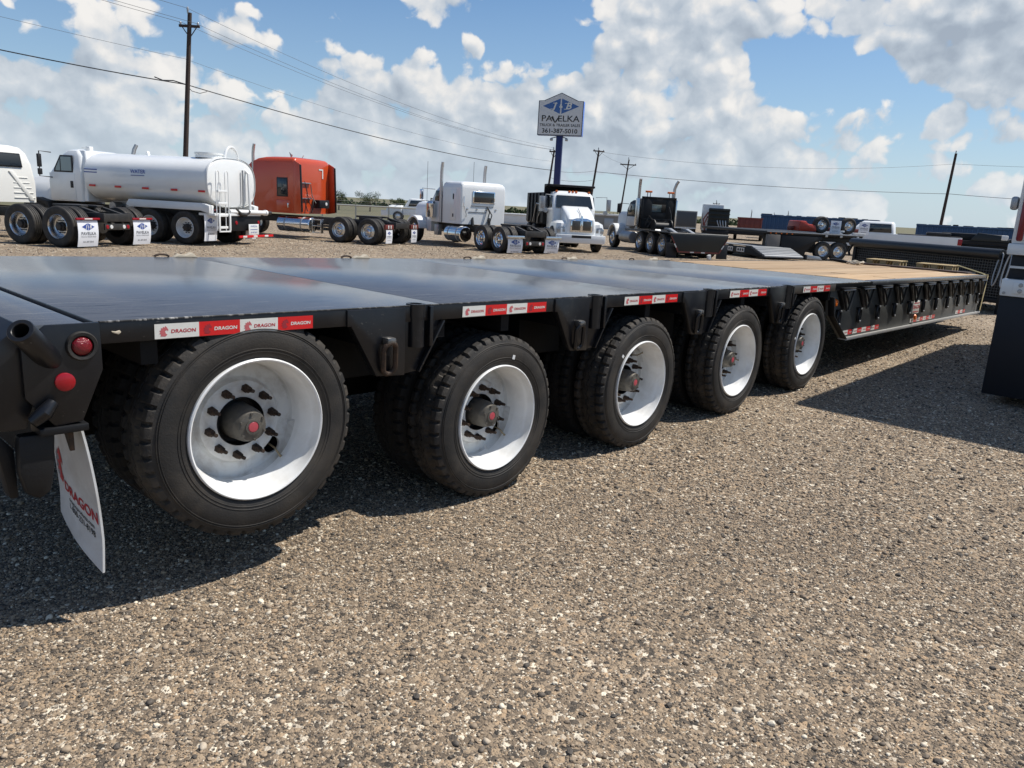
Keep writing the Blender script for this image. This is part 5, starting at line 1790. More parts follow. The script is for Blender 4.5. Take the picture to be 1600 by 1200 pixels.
# pipe fence along the boundary, and the small board on it
FA, FB = Vector((29.2, 44.25, 0)), Vector((34.4, 40.3, 0))
fd = (FB - FA)
FE = thing('pipe_fence', 'pale pipe fence with wire mesh between the red tractor and the white service truck', 'fence', tuple(FA))
L_ = fd.length
dirv = fd.normalized()
for q in range(4):
    p = dirv * (L_ * q / 3)
    b = MB(); b.tube([(p.x, p.y, 0), (p.x, p.y, 1.12)], .045, 8); b.obj('post', FENCEM, FE)
    b = MB(); b.tube([(p.x, p.y, 1.1), (p.x - .16, p.y - .16, 1.36)], .018, 6); b.obj('wire_arm', FENCEM, FE)
b = MB(); b.tube([(0, 0, 1.06), (fd.x, fd.y, 1.06)], .055, 8); b.obj('top_rail', FENCEM, FE)
b = MB()
nrm = Vector((-dirv.y, dirv.x, 0))
for q in range(60):
    p = dirv * (L_ * q / 60)
    for sx in (1, -1):
        e = p + dirv * (sx * 1.0)
        if 0 <= e.dot(dirv) <= L_:
            b.tube([(p.x, p.y, .04), (e.x, e.y, 1.04)], .0035, 3, False)
m_ = b.obj('wire_mesh', STEELG, FE, 0); m_['kind'] = 'stuff'
for z in (1.2, 1.34):
    b = MB(); b.tube([(-.1, -.1, z), (fd.x - .1, fd.y - .1, z)], .006, 4); b.obj('barbed_wire', STEELG, FE)
p = dirv * (L_ * .62)
b = MB(); b.box(-.22, .22, -.01, .01, .0, .36, .004, Matrix.Translation((p.x, p.y, .5)) @ Matrix.Rotation(math.atan2(dirv.y, dirv.x), 4, 'Z')); b.obj('notice_board', WHITED, FE)

# long low sheds at the far edge of the yard
sh = thing('storage_shed', 'long low grey shed with a pale flat roof behind the dump truck', 'shed', (56.4, 41.4, 0), R(-54))
bx_(sh, 'wall', TANBOX, -1.2, 3.4, 0, 3, 0, 1.18, .02)
bx_(sh, 'roof', WHITED, -1.35, 3.55, -.15, 3.2, 1.18, 1.34, .02)
bx_(sh, 'door', STEELG, .3, 1.1, -.03, .0, 0, .95, .01)
sh = thing('storage_shed', 'low cream tank shed beside the dump truck body', 'shed', (50.9, 48.2, 0), R(-50))
bx_(sh, 'wall', WHITED, -1.0, 3.6, 0, 2.5, 0, .80, .02)
bx_(sh, 'roof', WHITED, -1.1, 3.7, -.1, 2.6, .80, .92, .02)
sh = thing('storage_shed', 'low pale shed seen between the winch truck and the grey box trailer', 'shed', (58.2, 38.9, 0), R(-58))
bx_(sh, 'wall', TANBOX, 0, 4.6, 0, 2.5, 0, .86, .02)
bx_(sh, 'roof', WHITED, -.1, 4.7, -.1, 2.6, .86, .98, .02)

# grey box trailer
a, c = Vector((51.43, 30.91)), Vector((52.26, 29.48))
ang = math.atan2((c - a).y, (c - a).x)
T1 = thing('box_trailer', 'small grey box trailer with a dark rear door beyond the winch truck', 'trailer', (a.x, a.y, 0), ang)
bx_(T1, 'body', TANBOX, 0, 1.66, 0, 3.2, .62, 1.93, .03)
bx_(T1, 'rear_door', mat('slate_door', (.055, .06, .068), .5), .18, 1.58, -.03, .0, .78, 1.84, .01)
bx_(T1, 'chassis', BLACKD, .1, 1.56, .1, 3.4, .42, .61, .01)
bx_(T1, 'side_stripe', WHITED, -.01, 1.67, -.02, .3, .62, .70, .005)
for x in (0, 1.66):
    w = empty('wheel', (x, 1.9, .36), R(90) if x == 0 else R(-90), T1); link('tyre', bg_tyre(.36, .22, .2), None, w); link('rim', bg_rim(.2, 'front', ALU)[0], None, w)

# rig truck with rack of hoses
a, c = Vector((52.34, 29.1)), Vector((53.37, 27.41))
ang = math.atan2((c - a).y, (c - a).x)
T2 = thing('rig_truck', 'dark green rack-bodied rig truck with hoses, a white panel rising behind it', 'truck', (a.x, a.y, 0), ang)
bx_(T2, 'rack_back', GREENB, .45, 1.98, 0, .15, .55, 2.22, .02)
for q in range(6):
    bx_(T2, 'rack_shelf', GREENB, .42, 2.0, -.25, .0, .62 + .29 * q, .68 + .29 * q, .01)
bx_(T2, 'white_panel', WHITED, .05, 1.55, .5, 2.6, .55, 2.5, .05)
b = MB()
for q in range(4):
    b.tube([(1.1 + .2 * q, -.3, 1.35), (1.15 + .2 * q, -.38, 1.15 - .05 * q), (1.3 + .15 * q, -.36, .85), (1.2 + .2 * q, -.3, .7)], .035, 6)
b.obj('hoses', STEELG, T2)
b = MB(); b.tube([(.42, -.1, 1.9), (.1, -.2, 1.4), (.15, -.2, .9), (.3, -.15, .55)], .05, 6); b.tube([(.40, -.1, 1.6), (.22, -.2, 1.1), (.3, -.2, .7)], .05, 6); b.obj('side_hose', MAROON, T2)
bx_(T2, 'chassis', BLACKD, .2, 1.9, -.3, 4.5, .4, .56, .01)
bx_(T2, 'bumper', BLACKD, .3, 2.0, -.42, -.3, .3, .6, .02)
for x in (.15, 1.95):
    for y in (.9, 2.0):
        w = empty('wheel', (x, y, .42), R(90) if x < 1 else R(-90), T2); link('tyre', bg_tyre(.42, .25, .24), None, w); link('rim', bg_rim(.24, 'deep', WHITEW)[0], None, w)

# maroon skip
a, c = Vector((53.65, 26.86)), Vector((54.42, 25.28))
ang = math.atan2((c - a).y, (c - a).x)
T3 = thing('skip_container', 'dull maroon open skip container on a dark trailer bed', 'container', (a.x, a.y, 0), ang)
bx_(T3, 'body', MAROON, 0, 1.75, 0, 3.5, .72, 1.62, .03)
for q in range(5):
    bx_(T3, 'rib', MAROON, .05 + .40 * q, .12 + .40 * q, -.05, .0, .74, 1.6, .01)
bx_(T3, 'top_rail', MAROON, -.04, 1.79, -.06, .04, 1.58, 1.68, .01)
bx_(T3, 'bed', BLACKD, -.9, 2.0, -.1, 4.0, .40, .70, .02)
for x in (-.2, 1.9):
    w = empty('wheel', (x, 1.2, .4), R(90) if x < 1 else R(-90), T3); link('tyre', bg_tyre(.4, .24, .22), None, w)

# low silver platform trailer
a, c = Vector((31.9, 16.95)), Vector((30.1, 13.75))
ang = math.atan2((c - a).y, (c - a).x)
T4 = thing('platform_trailer', 'low silver decked platform trailer with white boxes along its black side', 'trailer', (a.x, a.y, 0), ang)
SILV = mat('silver_deck', (.30, .31, .32), .5, .3, .5, 2, (.19, .19, .185))
for q in range(6):
    bx_(T4, 'deck_board', SILV, .02, 2.75, .02 + .32 * q, .325 + .32 * q, .46, .50, .004)
b = MB(); b.prism([(2.76, .50), (2.76, .44), (3.75, .10), (3.75, .16)], .02, 1.9, 'xz', .004); b.obj('ramp', SILV, T4)
b = MB(); b.prism([(-.3, .20), (-.3, .44), (2.76, .44), (3.7, .10), (3.7, .04), (2.76, .12)], -.03, .02, 'xz', .004); rl = b.obj('side_rail', BLACKD, T4)
for x in (.1, .95, 1.8):
    b = MB()
    b.box(x, x + .55, -.05, -.031, .34, .38); b.box(x, x + .55, -.05, -.031, .20, .24)
    for q in (0, .17, .33, .50):
        b.box(x + q, x + q + .05, -.05, -.031, .24, .34)
    b.obj('white_step', WHITED, rl)
for q in range(5):
    b = MB(); b.box(2.95 + .16 * q, 3.0 + .16 * q, .03, 1.88, .42 - .055 * q, .44 - .055 * q, .003); b.obj('ramp_cleat', STEELG, T4)
for y in (.5, 1.5):
    for x in (.4, 2.2):
        w = empty('wheel', (x, y, .22), R(90), T4); link('tyre', bg_tyre(.22, .2, .12), None, w)
bx_(T4, 'jack_stand', SILV, -1.2, -.3, .3, .6, 0, .42, .02)

# black raised-neck trailer
a, c = Vector((31.25, 14.25)), Vector((34.9, 11.55))
ang = math.atan2((c - a).y, (c - a).x)
T5 = thing('neck_trailer', 'black raised-deck trailer with a square grey end plate and small twin wheels', 'trailer', (a.x, a.y, 0), ang)
LT = (c - a).length
bx_(T5, 'deck', BLACKD, 0, LT, 0, 6.5, 1.02, 1.13, .02)
bx_(T5, 'deck_edge', STEELG, 0, LT, -.03, .0, 1.10, 1.145, .005)
bx_(T5, 'end_plate', mat('grey_brown_plate', (.15, .135, .12), .55, 0, .3, 2, (.10, .09, .08)), .02, .62, -.05, .1, .32, 1.0, .01)
b = MB(); b.prism([(.70, 1.0), (.70, .10), (.95, .0), (1.85, .0), (1.9, .35), (2.3, .75), (2.6, .85), (2.6, 1.0)], .0, 1.6, 'xz', .02); b.obj('neck_frame', BLACKD, T5)
b = MB(); b.prism([(1.95, .02), (2.7, .02), (2.55, .16), (1.95, .22)], -.1, .8, 'xz', .02); b.obj('landing_foot', STEELG, T5)
bx_(T5, 'toolbox', mat('grey_brown_plate', (.15, .135, .12)), 2.05, 2.7, .6, 1.2, .30, .80, .02)
bx_(T5, 'chassis_beam', BLACKD, .6, LT, .3, .6, .80, 1.02, .01)
for x in (2.75, 3.48):
    w = empty('wheel', (x, .02, .40), math.pi, T5); link('tyre', bg_tyre(.40, .24, .24), None, w)
    rm = bg_rim(.24, 'alu', ALU); link('rim', rm[0], None, w); link('hub', rm[1], None, w)
for q in range(5):
    bx_(T5, 'edge_lamp', AMBER, .12 + .25 * q, .18 + .25 * q, -.045, -.031, 1.04, 1.075, .005)
for x in (2.7, 3.4, 4.2):
    bx_(T5, 'edge_winch', STEELG, x, x + .12, -.06, -.031, 1.0, 1.08, .01)
# red machine frame loaded on its deck
T6 = thing('truck_chassis', 'stripped red truck chassis with tyres and J&B flaps loaded on the black raised deck', 'truck', (a.x, a.y, 1.131), ang)
b = MB(); b.prism([(2.15, .05), (3.05, .05), (3.08, .34), (2.6, .38), (2.5, .50), (2.2, .50)], 1.2, 2.2, 'xz', .05); b.obj('engine_cover', mat('orange_red_paint', (.40, .035, .014), .4), T6)
bx_(T6, 'frame', MAROON, 2.0, 5.6, 1.6, 1.9, .10, .26, .01)
for x in (3.28, 4.62):
    w = empty('wheel', (x, 1.2, .37), math.pi, T6); link('tyre', bg_tyre(.37, .24, .22), None, w); rm = bg_rim(.22, 'alu', ALU); link('rim', rm[0], None, w); link('hub', rm[1], None, w)
for x in (3.88, 5.30):
    f = jb_flap(T6, x, 1.1, .02, .58, .52, .02); f.rotation_euler = (0, 0, R(90))
bx_(T6, 'axle_housing', MAROON, 4.1, 4.8, 1.7, 1.95, .30, .55, .08)
bx_(T6, 'lamp_bar', LENS, 4.1, 4.4, 1.15, 1.19, .08, .16, .01)
b = MB(); b.box(4.05, 4.65, -.02, .1, .02, .10, .005)
for q in range(3):
    b.box(4.12 + .18 * q, 4.22 + .18 * q, -.03, -.021, .03, .09)
b.obj('cinder_step', WHITED, T6)

# white pickup
T7 = thing('pickup_truck', 'white crew-cab pickup with a red tail lamp beyond the rolled black tarp', 'pickup', (42.6, 14.6, 0), math.atan2(-3.3, .92))
b = MB(); body(b, [(.5, -1.6, 5.0, .92, .15), (.95, -1.6, 5.0, .94, .15), (1.22, -1.4, 5.0, .92, .12)]); b.obj('body', WHITE, T7, 40)
b = MB(); body(b, [(1.2, -.2, 2.0, .90, .12), (1.72, .3, 1.92, .78, .18), (1.82, .45, 1.85, .66, .18)]); b.obj('cab', WHITE, T7, 40)
for sg in (-1, 1):
    b = MB(); b.prism([(.25, 1.26), (1.82, 1.26), (1.76, 1.70), (.5, 1.70)], sg * .80, sg * .905, 'xz', .02); b.obj('side_window', GLASS, T7)
    b = MB(); b.box(4.82, 5.01, sg * .84, sg * .955, .85, 1.15, .02); b.obj('tail_lamp', REDC, T7)
    for x in (-.5, 3.6):
        bg_wheel(T7, x, sg * .93, .38, .24, .22, 'front', ALU, False, sg < 0)
bx_(T7, 'bed_liner', TRIM, 2.1, 4.9, -.8, .8, 1.20, 1.26, .01)
bx_(T7, 'bed_load', TRIM, 3.4, 4.5, -.7, .7, 1.26, 1.42, .05)

# blue corrugated bins


def blue_bin(a, c, z0, z1, label):
    a, c = Vector(a), Vector(c)
    ang = math.atan2((c - a).y, (c - a).x)
    L_ = (c - a).length
    t = thing('corrugated_bin', label, 'container', (a.x, a.y, 0), ang, 'blue corrugated bins along the far side')
    bx_(t, 'body', BLUEC, 0, L_, .05, 2.4, z0, z1, .05)
    b = MB()
    n = int(L_ / .34)
    for q in range(n):
        b.box(.05 + q * L_ / n, .05 + q * L_ / n + .12, -.03, .08, z0 + .08, z1 - .12, .02, None, 1)
    o = b.obj('wall_ribs', BLUEC, t); o['kind'] = 'stuff'
    bx_(t, 'top_rail', BLUEC, -.03, L_ + .03, -.05, .12, z1 - .10, z1 + .02, .02)
    b = MB()
    rr = random.Random(int(L_ * 100))
    x = 0
    while x < L_ - .5:
        w = rr.uniform(.3, .9)
        b.box(x, x + w, .2, 1.6, z1 + .0, z1 + rr.uniform(.03, .12), .03)
        x += w + rr.uniform(.0, .4)
    b.obj('tarp_cover', BLACKD, t)
    bx_(t, 'skid', BLACKD, .1, L_ - .1, .2, 2.2, 0, z0, .02)
    return t


blue_bin((63.3, 29.6), (66.85, 21.0), .35, 2.0, 'long blue corrugated bin behind the red chassis and raised trailer')
blue_bin((67.6, 18.4), (70.4, 8.0), .35, 1.88, 'blue corrugated bin to the right, behind the leaning bare pole')

# black flatbed gear behind the rolled tarp
T8 = thing('flatbed_trailer', 'black flatbed trailer with a low equipment box behind the rolled tarp', 'trailer', (43.3, 10.9, 0), math.atan2(-3.4, .7))
bx_(T8, 'deck', BLACKD, 0, 6, 0, 2.4, .95, 1.12, .02)
bx_(T8, 'equipment_box', BLACKD, .3, 3.1, .4, 2.0, 1.12, 1.46, .06)
b = MB(); b.prism([(1.6, 1.12), (3.3, 1.12), (3.1, 1.42), (1.9, 1.52)], -.05, .3, 'xz', .03); b.obj('side_panel', GREENB, T8)
bx_(T8, 'pale_box', WHITED, 2.9, 3.2, -.06, .3, 1.2, 1.45, .04)
b = MB(); b.prism([(0, .4), (6, .4), (6, .94), (0, .94)], .2, .3, 'xz', .01); b.obj('side_beam', BLACKD, T8)
for x in (1.0, 2.1):
    w = empty('wheel', (x, .1, .42), math.pi, T8); link('tyre', bg_tyre(.42, .24, .24), None, w)
b = MB(); b.prism([(3.1, 1.12), (4.0, 1.12), (3.9, 1.3), (3.3, 1.3)], .1, 1.6, 'xz', .08); b.obj('covered_load', TRIM, T8)

# ------------------------------------------------------------------ black mesh-sided trailer with rolled tarp, just beyond the lowboy's nose
a, c = Vector((19.50, 6.60)), Vector((17.55, 3.05))
ang = math.atan2((c - a).y, (c - a).x)
LT = (c - a).length
T9 = thing('mesh_trailer', 'black mesh-sided trailer with a rolled tarp tube along its top, beyond the lowboy nose', 'trailer', (a.x, a.y, 0), ang)
b = MB(); b.lathe([(0, -.1), (.10, -.1), (.105, -.08), (.105, LT - .12), (.10, LT - .1), (0, LT - .1)], 20, 'x', Matrix.Translation((0, -.02, 1.17))); b.obj('tarp_roll', mat('black_vinyl', (.012, .014, .017), .38, 0, .4, 2, (.03, .032, .034), .3, 9, 0, 0, (1, 4, 4)), T9)
bx_(T9, 'top_rail', STEELG, -.1, LT + .25, .06, .10, 1.22, 1.25, .005)
bx_(T9, 'backing_sheet', NAVY, 0, LT, .07, .10, .30, 1.18, .005)
b = MB()
n = 66
for q in range(n + 1):
    x = LT * q / n
    b.box(x - .008, x + .008, .035, .055, .32, 1.08)
for q in range(14):
    z = .34 + .055 * q
    b.box(0, LT, .020, .034, z - .008, z + .008)
o = b.obj('mesh_bars', mat('mesh_grey', (.045, .05, .055), .45, .3), T9, 0); o['kind'] = 'stuff'
bx_(T9, 'bottom_rail', BLACKD, -.05, LT + .05, .0, .12, .22, .31, .01)
for x in (0, LT):
    bx_(T9, 'end_post', BLACKD, x - .05, x + .05, -.01, .14, 0, 1.2, .01)
for k_, x in enumerate((LT - .10, LT + .08)):
    b = MB()
    pts = [(x + .05 * math.sin(t_), -.08 + .06 * math.cos(t_ * 1.0), .88 + .32 * math.cos(t_)) for t_ in np.linspace(0, 2 * math.pi, 16, endpoint=False)]
    b.tube(pts, .014, 6, closed=True); b.obj('crank_loop', STEELG, T9)
b = MB(); b.tube([(.0, -.1, 1.1), (-.06, -.12, .95), (-.02, -.12, .85)], .03, 6); b.obj('tarp_bracket', BLACKD, T9)
bx_(T9, 'floor_pan', BLACKD, 0, LT, .1, 2.0, .30, .36, .01)
for x in (1.2, 2.2):
    for y in (.35, 1.75):
        w = empty('wheel', (x, y, .22), math.pi if y < 1 else 0, T9); link('tyre', bg_tyre(.22, .2, .12), None, w)

# ------------------------------------------------------------------ white truck body at the right edge
W = thing('box_body_truck', 'tall white truck at the right edge with a black skirt and dark red lamp strips', 'truck', (8.3, 1.45, 0), 0)
HB = 3.45
bx_(W, 'skirt', NAVY, .0, .05, -2.45, -.01, .085, 1.02, .008)
bx_(W, 'side_skirt', NAVY, .05, 3.5, -.06, -.02, .12, 1.0, .008)
bx_(W, 'lower_sill', WHITE, -.02, .12, -2.45, .0, 1.022, 1.18, .012)
b = MB()
for y in np.arange(-2.4, 0, .22):
    b.box(.0, .03, y, y + .03, 1.18, 1.40)
b.box(.0, .03, -2.44, -.04, 1.28, 1.30)
b.obj('grille_bars', WHITED, W)
bx_(W, 'dark_recess', NAVY, .06, .14, -2.42, -.03, 1.18, 1.40, .002)
bx_(W, 'rear_ledge', WHITE, -.03, .25, -2.45, .005, 1.40, 1.50, .012)
b = MB(); b.prism([(-2.45, 1.50), (-.01, 1.50), (-.01, HB - .05), (-.06, HB), (-2.40, HB), (-2.45, HB - .05)], .0, 5.6, 'yz', .015); b.obj('body', WHITE, W)
for y in (-.07, -.215, -1.6, -2.3):
    b = MB(); b.prism([(y - .026, 1.54), (y - .018, 1.525), (y + .018, 1.525), (y + .026, 1.54), (y + .026, 2.12), (y - .026, 2.12)], -.016, .004, 'yz', .006); b.obj('lamp_strip', MAROONL, W)
bx_(W, 'bolt_plate', WHITE, -.035, -.021, -.22, -.10, 1.05, 1.16, .006)
for z in (1.078, 1.132):
    b = MB(); b.lathe([(0, -.012), (.017, -.010), (.02, 0)], 12, 'x', Matrix.Translation((-.034, -.16, z))); b.obj('bolt', STEELG, W)
bx_(W, 'reflector', REDC, -.032, -.021, -.42, -.25, 1.075, 1.125, .006)
b = MB(); b.lathe([(0, -.006), (.012, -.006), (.014, 0)], 10, 'x', Matrix.Translation((-.022, -.035, 1.05))); b.obj('rivet', STEELG, W)
b = MB(); b.box(.02, .10, .0, .06, 1.80, 1.92, .02); b.obj('side_lamp', STEELG, W)
bx_(W, 'chassis', GREASE, .2, 5.4, -1.7, -.8, .6, 1.0, .02)
for sg, y in ((0, -.06), (1, -2.38)):
    for x in (.75, 4.6):
        w = empty('wheel', (x, y - .1 if sg == 0 else y + .1, .46), 0 if sg == 0 else math.pi, W); link('tyre', bg_tyre(.46, .26, .28), None, w); link('rim', bg_rim(.28, 'deep', WHITEW)[0], None, w)

# ------------------------------------------------------------------ sign
sd = Vector((2.24, -2.70, 0)).normalized()
ca = math.atan2(sd.y, sd.x) - R(11)
SG = thing('roadside_sign', 'tall grey J&B dealer sign with a peaked top on a blue pole', 'sign', (46.14, 38.34, 0), ca)
b = MB(); b.box(-.24, .24, -.02, .34, 0, 6.95, .02); b.obj('pole', BLUEP, SG)
SW, SZ0, SZ1, SPK = 3.42, 6.92, 9.40, 9.98
out = [(-SW / 2, SZ0), (SW / 2, SZ0), (SW / 2, SZ1), (SW * .38, SZ1 + .02), (0, SPK), (-SW * .38, SZ1 + .02), (-SW / 2, SZ1)]
b = MB(); b.prism(out, -.10, .46, 'xz', .01); cab_ = b.obj('cabinet', BLUES, SG)
b = MB(); b.prism([(x * .962, SZ0 + .06 + (z - SZ0) * .962) for x, z in out], -.115, -.098, 'xz'); b.obj('face', SIGNF, SG)
b = MB(); b.prism(out, -.108, -.096, 'xz'); b.obj('face_frame', mat('dark_sign_edge', (.08, .085, .10), .5), SG)
T = facing((1, 0, 0), (0, 0, 1), (0, -.120, 9.02))
b = MB(); b.mesh(diamond(2.75, 1.14), T); b.obj('diamond', mat('mid_blue_print', (.045, .13, .36), .45), SG, 0)
b = MB()
for ch, x, s_ in (('J', -.52, .66), ('&', .0, .36), ('B', .55, .66)):
    b.mesh(text_mesh(ch, s_, 'CENTER', .025, .28 if ch != '&' else 0, 1, 1.15), facing((1, 0, 0), (0, 0, 1), (x, -.127, 9.02)))
b.box(-.80, -.48, -.128, -.1265, 8.79, 8.83)
b.box(-.62, -.28, -.128, -.1265, 9.21, 9.25); b.box(.28, .50, -.128, -.1265, 9.21, 9.25); b.box(.24, .44, -.128, -.1265, 8.79, 8.83)
b.obj('emblem_letters', TAPEW, SG, 0)


def serif(txt, size, wide, T, sp=1.0):
    """bold capitals with small foot and head serifs"""
    b = MB()
    me = text_mesh(txt, size, 'CENTER', .012, 0, sp, wide)
    b.mesh(me, T)
    return b


b = serif('PA  ELKA', .60, 1.20, facing((1, 0, 0), (0, 0, 1), (0, -.122, 8.12)))
b.prism([(-.72, 8.22), (-.56, 8.32), (-.36, 7.84), (-.42, 7.84)], -.1235, -.121, 'xz')
b.prism([(-.42, 7.84), (-.30, 7.86), (-.04, 8.30), (-.22, 8.18)], -.1235, -.121, 'xz')
b.obj('name_lettering', INK, SG, 0)
b = MB(); b.mesh(text_mesh('TRUCK & TRAILER SALES', .27, 'CENTER', .014, 0, 1, 1.04), facing((1, 0, 0), (0, 0, 1), (0, -.122, 7.66))); b.obj('trade_lettering', INK, SG, 0)
b = MB(); b.mesh(text_mesh('361-387-5010', .44, 'CENTER', .022, 0, 1, 1.1), facing((1, 0, 0), (0, 0, 1), (0, -.122, 7.24))); b.obj('phone_lettering', INK, SG, 0)
for sg in (1, -1):
    b = MB(); b.tube([(sg * .2, .1, 6.85), (sg * .62, -.1, 6.72)], .04, 6); b.box(sg * .58 - .10, sg * .58 + .10, -.22, .0, 6.54, 6.72, .03); b.obj('flood_lamp', STEELG, SG)

# ------------------------------------------------------------------ poles and lines


def pole(base, top, label, r=.15, arm=None, extra=True):
    base, top = Vector(base), Vector(top)
    g0 = base + (base - top) * (base.z / (top.z - base.z))
    t = thing('utility_pole', label, 'utility pole', (g0.x, g0.y, 0), 0, 'utility poles beyond the yard')
    o_ = Vector((g0.x, g0.y, 0))
    b = MB(); b.tube([(0, 0, -.1), tuple(top - o_)], [r * .85, r * .60], 12); b.obj('shaft', WOODP, t)
    if arm:
        az, L_, z = arm
        f = (z - 0) / top.z
        c = (top - o_) * f
        d = Vector((math.cos(az), math.sin(az), 0))
        b = MB(); b.box(-L_ / 2, L_ / 2, -.06, .06, -.06, .06, .01, Matrix.Translation(c) @ Matrix.Rotation(az, 4, 'Z')); ar = b.obj('cross_arm', WOODP, t)
        for e in (-L_ / 2 + .08, L_ / 2 - .08):
            b = MB(); q = c + d * e; b.lathe([(0, .06), (.05, .06), (.06, .14), (.03, .2), (0, .22)], 10, 'z', Matrix.Translation(q)); b.obj('insulator', STEELG, ar)
            b = MB(); b.tube([tuple(c + d * e * .9), tuple(c - Vector((0, 0, .55)))], .025, 5); b.obj('arm_brace', WOODP, ar)
    b = MB(); b.lathe([(0, 0), (.04, .02), (.05, .16), (.06, .24), (.03, .32), (0, .34)], 10, 'z', Matrix.Translation(top - o_ + Vector((-.1, 0, -.06)))); b.obj('top_insulator', STEELG, t)
    return t


azr = math.atan2(-math.sin(YAW), math.cos(YAW))
pole((18.66, 40.95, 3.19), (19.11, 40.74, 10.25), 'tall dark timber pole rising behind the white water tanker', .17, (azr, 1.05, 9.62))
pole((57.21, 48.50, 3.54), (57.43, 48.24, 6.95), 'leaning timber pole just left of the blue sign pole', .14, (azr, .9, 6.8))
pole((63.81, 48.25, 3.39), (64.05, 47.93, 7.5), 'leaning timber pole just right of the dealer sign', .15, (azr + .5, 1.3, 7.4))
pole((77.95, 54.30, 2.79), (78.19, 53.96, 7.7), 'timber pole with a crossarm behind the winch truck', .13, (azr, 1.9, 7.1))
pole((87.38, 21.56, 1.47), (87.44, 21.32, 9.0), 'bare leaning pole standing before the right blue bin', .20)
for i, (x, y, z, L_) in enumerate([(123.4, 66.1, 4.2, 1.0), (126.1, 60.7, 2.9, 0), (127.7, 57.35, 2.6, 0), (128.6, 55.3, 3.0, 0)]):
    pole((x - .05, y + .05, .5), (x, y, z), ['small distant pole with a crossarm above the grey box trailer', 'short distant pole nearest the rig truck', 'short distant pole just above the left half of the maroon skip', 'short distant pole just above the right half of the maroon skip'][i], .10, (azr, 1.2, z - .4) if L_ else None)


def wire(a, c, sag, r, label, m, cat='power line', n=24, group='overhead lines'):
    a, c = Vector(a), Vector(c)
    b = MB()
    pts = []
    for i in range(n + 1):
        f = i / n
        p = a.lerp(c, f)
        p.z -= 4 * sag * f * (1 - f)
        pts.append(tuple(p))
    b.tube(pts, r, 5)
    return tag(b.obj('overhead_line', m, None, 60), label, cat, group)


P1c, P2c = Vector((18.82, 40.85, 6.79)), Vector((57.27, 48.43, 5.10))
dl = (P1c - P2c)
wire(P1c, P2c, .55, .026, 'thick black cable running from the tall pole down to the pole by the sign', CABLE)
wire(P1c, (11.26 - 18, 43.57 - 5, 6.86 + 1.6), .45, .026, 'thick black cable leaving the tall pole to the left', CABLE)
b = MB(); b.tube([(18.86, 40.8, 6.72), (19.05, 40.75, 6.5), (19.5, 40.8, 6.45), (20.0, 41.0, 6.62)], .018, 5); b.tube([(18.75, 40.85, 6.8), (18.2, 40.95, 6.9), (17.7, 41.0, 6.84), (17.3, 41.05, 6.95)], .03, 5)
tag(b.obj('cable_splice', CABLE, None, 60), 'slack loop of black cable at the tall pole', 'power line')
T1_, T2_, T3_ = Vector((19.0, 40.75, 10.45)), Vector((18.75, 40.9, 9.75)), Vector((19.35, 40.65, 9.8))
for tp, h2, lb in ((T1_, 7.15, 'highest thin wire over the tall pole'), (T2_, 6.95, 'thin wire on the left end of the tall pole crossarm'), (T3_, 6.98, 'thin wire on the right end of the tall pole crossarm')):
    wire(tp, (57.4, 48.3, h2), .9, .010, lb + ', running right to the sign', WIREM)
    wire(tp, (tp.x - 42, tp.y - 7, tp.z + 3.2), .6, .010, lb + ', running out to the left', WIREM)
wire((18.82, 40.87, 8.03), (57.3, 48.4, 5.9), .7, .008, 'faint middle wire from the tall pole to the pole by the sign', WIREM)
wire((18.82, 40.87, 8.03), (-20, 34, 10.2), .5, .008, 'faint middle wire from the tall pole to the left', WIREM)
wire((63.9, 48.1, 5.4), (87.47, 21.2, 5.09), .35, .022, 'dark lower line from the pole right of the sign to the bare pole', CABLE)
wire((87.47, 21.2, 5.09), (94, -6, 5.4), .5, .022, 'dark lower line leaving the bare pole to the right', CABLE)
wire((64.05, 47.9, 7.35), (87.45, 21.28, 8.0), .95, .012, 'thin upper line from the pole right of the sign to the bare pole', WIREM)
wire((87.45, 21.28, 8.0), (94, -6, 8.8), .5, .012, 'thin upper line leaving the bare pole to the right', WIREM)
wire((57.3, 48.4, 4.4), (63.9, 48.15, 4.6), .25, .014, 'slack lower line between the two poles by the sign', CABLE)
wire((57.3, 48.4, 5.1), (63.95, 48.1, 5.5), .2, .014, 'upper line between the two poles by the sign', CABLE)
wire((64.05, 47.9, 7.4), (78.2, 53.95, 7.2), .3, .010, 'thin wire from the pole by the sign to the crossarm pole', WIREM)

# ------------------------------------------------------------------ trees, bushes and the far hedge line
LEAF = bpy.data.materials.new('leaf_green')
LEAF.use_nodes = True
t = NT(LEAF.node_tree)
bs = LEAF.node_tree.nodes['Principled BSDF']
nz = t.noise(t.n('ShaderNodeTexCoord').outputs['Object'], 2.2, 3, .6)
t.put(bs.inputs['Base Color'], t.ramp(nz, [(.25, (.028, .045, .014)), (.55, (.050, .075, .022)), (.8, (.085, .10, .034))]))
bs.inputs['Roughness'].default_value = .7


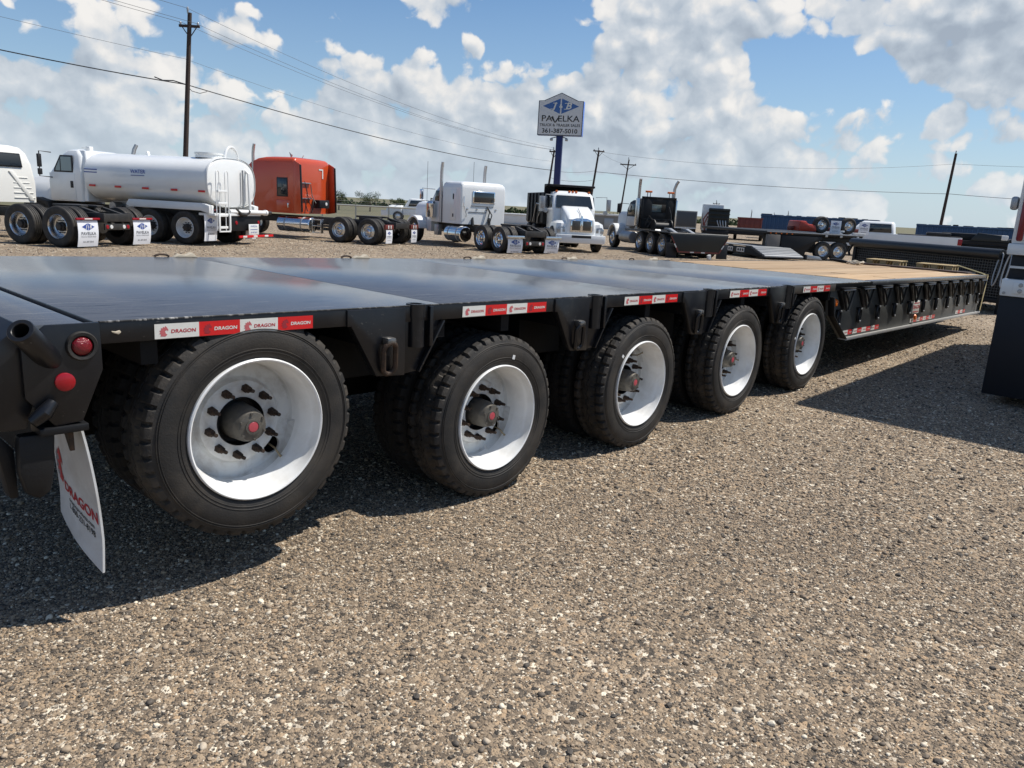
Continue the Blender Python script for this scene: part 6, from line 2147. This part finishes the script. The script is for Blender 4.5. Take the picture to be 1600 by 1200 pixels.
def bush(x, y, w, h, label, seed, name='mesquite_tree'):
    rr = random.Random(seed)
    t = thing(name, label, 'tree', (x, y, 0), 0, 'small trees beyond the fence')
    b = MB()
    b.tube([(0, 0, -.1), (.03, .02, h * .25), (-.04, .05, h * .55)], [.09, .07, .03], 7)
    for q in range(5):
        a = rr.uniform(0, 6.28)
        b.tube([(.0, .0, h * rr.uniform(.15, .35)), (w * .2 * math.cos(a), w * .2 * math.sin(a), h * .5), (w * .33 * math.cos(a), w * .33 * math.sin(a), h * .72)], [.045, .03, .012], 5)
    b.obj('trunk', BARK, t)
    cl = [(rr.gauss(0, w * .21), rr.gauss(0, w * .21), h * rr.uniform(.42, .86), rr.uniform(.12, .23) * w) for _ in range(13)]
    vs, fs = [], []
    for cx, cy, cz, cr in cl:
        for _ in range(130):
            v = Vector((rr.gauss(0, 1), rr.gauss(0, 1), rr.gauss(0, .8))).normalized() * cr * (rr.random() ** .4)
            p = Vector((cx, cy, cz)) + v
            if p.z < .1:
                continue
            s_ = rr.uniform(.03, .075)
            n1 = Vector((rr.gauss(0, 1), rr.gauss(0, 1), rr.gauss(0, 1))).normalized()
            n2 = n1.cross(Vector((rr.gauss(0, 1), rr.gauss(0, 1), rr.gauss(0, 1)))).normalized()
            k0 = len(vs)
            vs += [p - n1 * s_, p + n2 * s_ * .6, p + n1 * s_, p - n2 * s_ * .6]
            fs.append((k0, k0 + 1, k0 + 2, k0 + 3))
    me = bpy.data.meshes.new('crown')
    me.from_pydata(vs, [], fs)
    link('crown', me, LEAF, t)
    return t


bush(53.9, 78.2, 2.4, 2.25, 'round green tree beside the red tractor, left of the fence board', 1)
bush(56.9, 76.1, 2.7, 2.35, 'widest green tree above the middle of the fence', 2)
bush(59.6, 74.0, 1.9, 1.80, 'low green tree between the widest one and the service truck', 3)
bush(60.9, 73.0, 1.5, 1.75, 'small thin tree just left of the service truck cab', 5)
rr = random.Random(21)
vs, fs = [], []
for q in range(5200):
    f = rr.random()
    x, y = 60 + 130 * f, 132 - 66 * f + rr.uniform(-3, 3)
    z = abs(rr.gauss(0, .42)) + .1 * math.sin(x)
    s_ = rr.uniform(.2, .45)
    k0 = len(vs)
    a = rr.uniform(0, 6.28)
    p = Vector((x, y, max(.1, z)))
    n1 = Vector((math.cos(a), math.sin(a), rr.uniform(-.4, .4))) * s_
    n2 = Vector((rr.uniform(-.5, .5), rr.uniform(-.5, .5), 1)) * s_ * .7
    vs += [p - n1, p - n2, p + n1, p + n2]
    fs.append((k0, k0 + 1, k0 + 2, k0 + 3))
me = bpy.data.meshes.new('far_hedge')
me.from_pydata(vs, [], fs)
tag(link('far_hedge', me, LEAF), 'low dark line of scrub along the horizon', None, None, 'stuff')
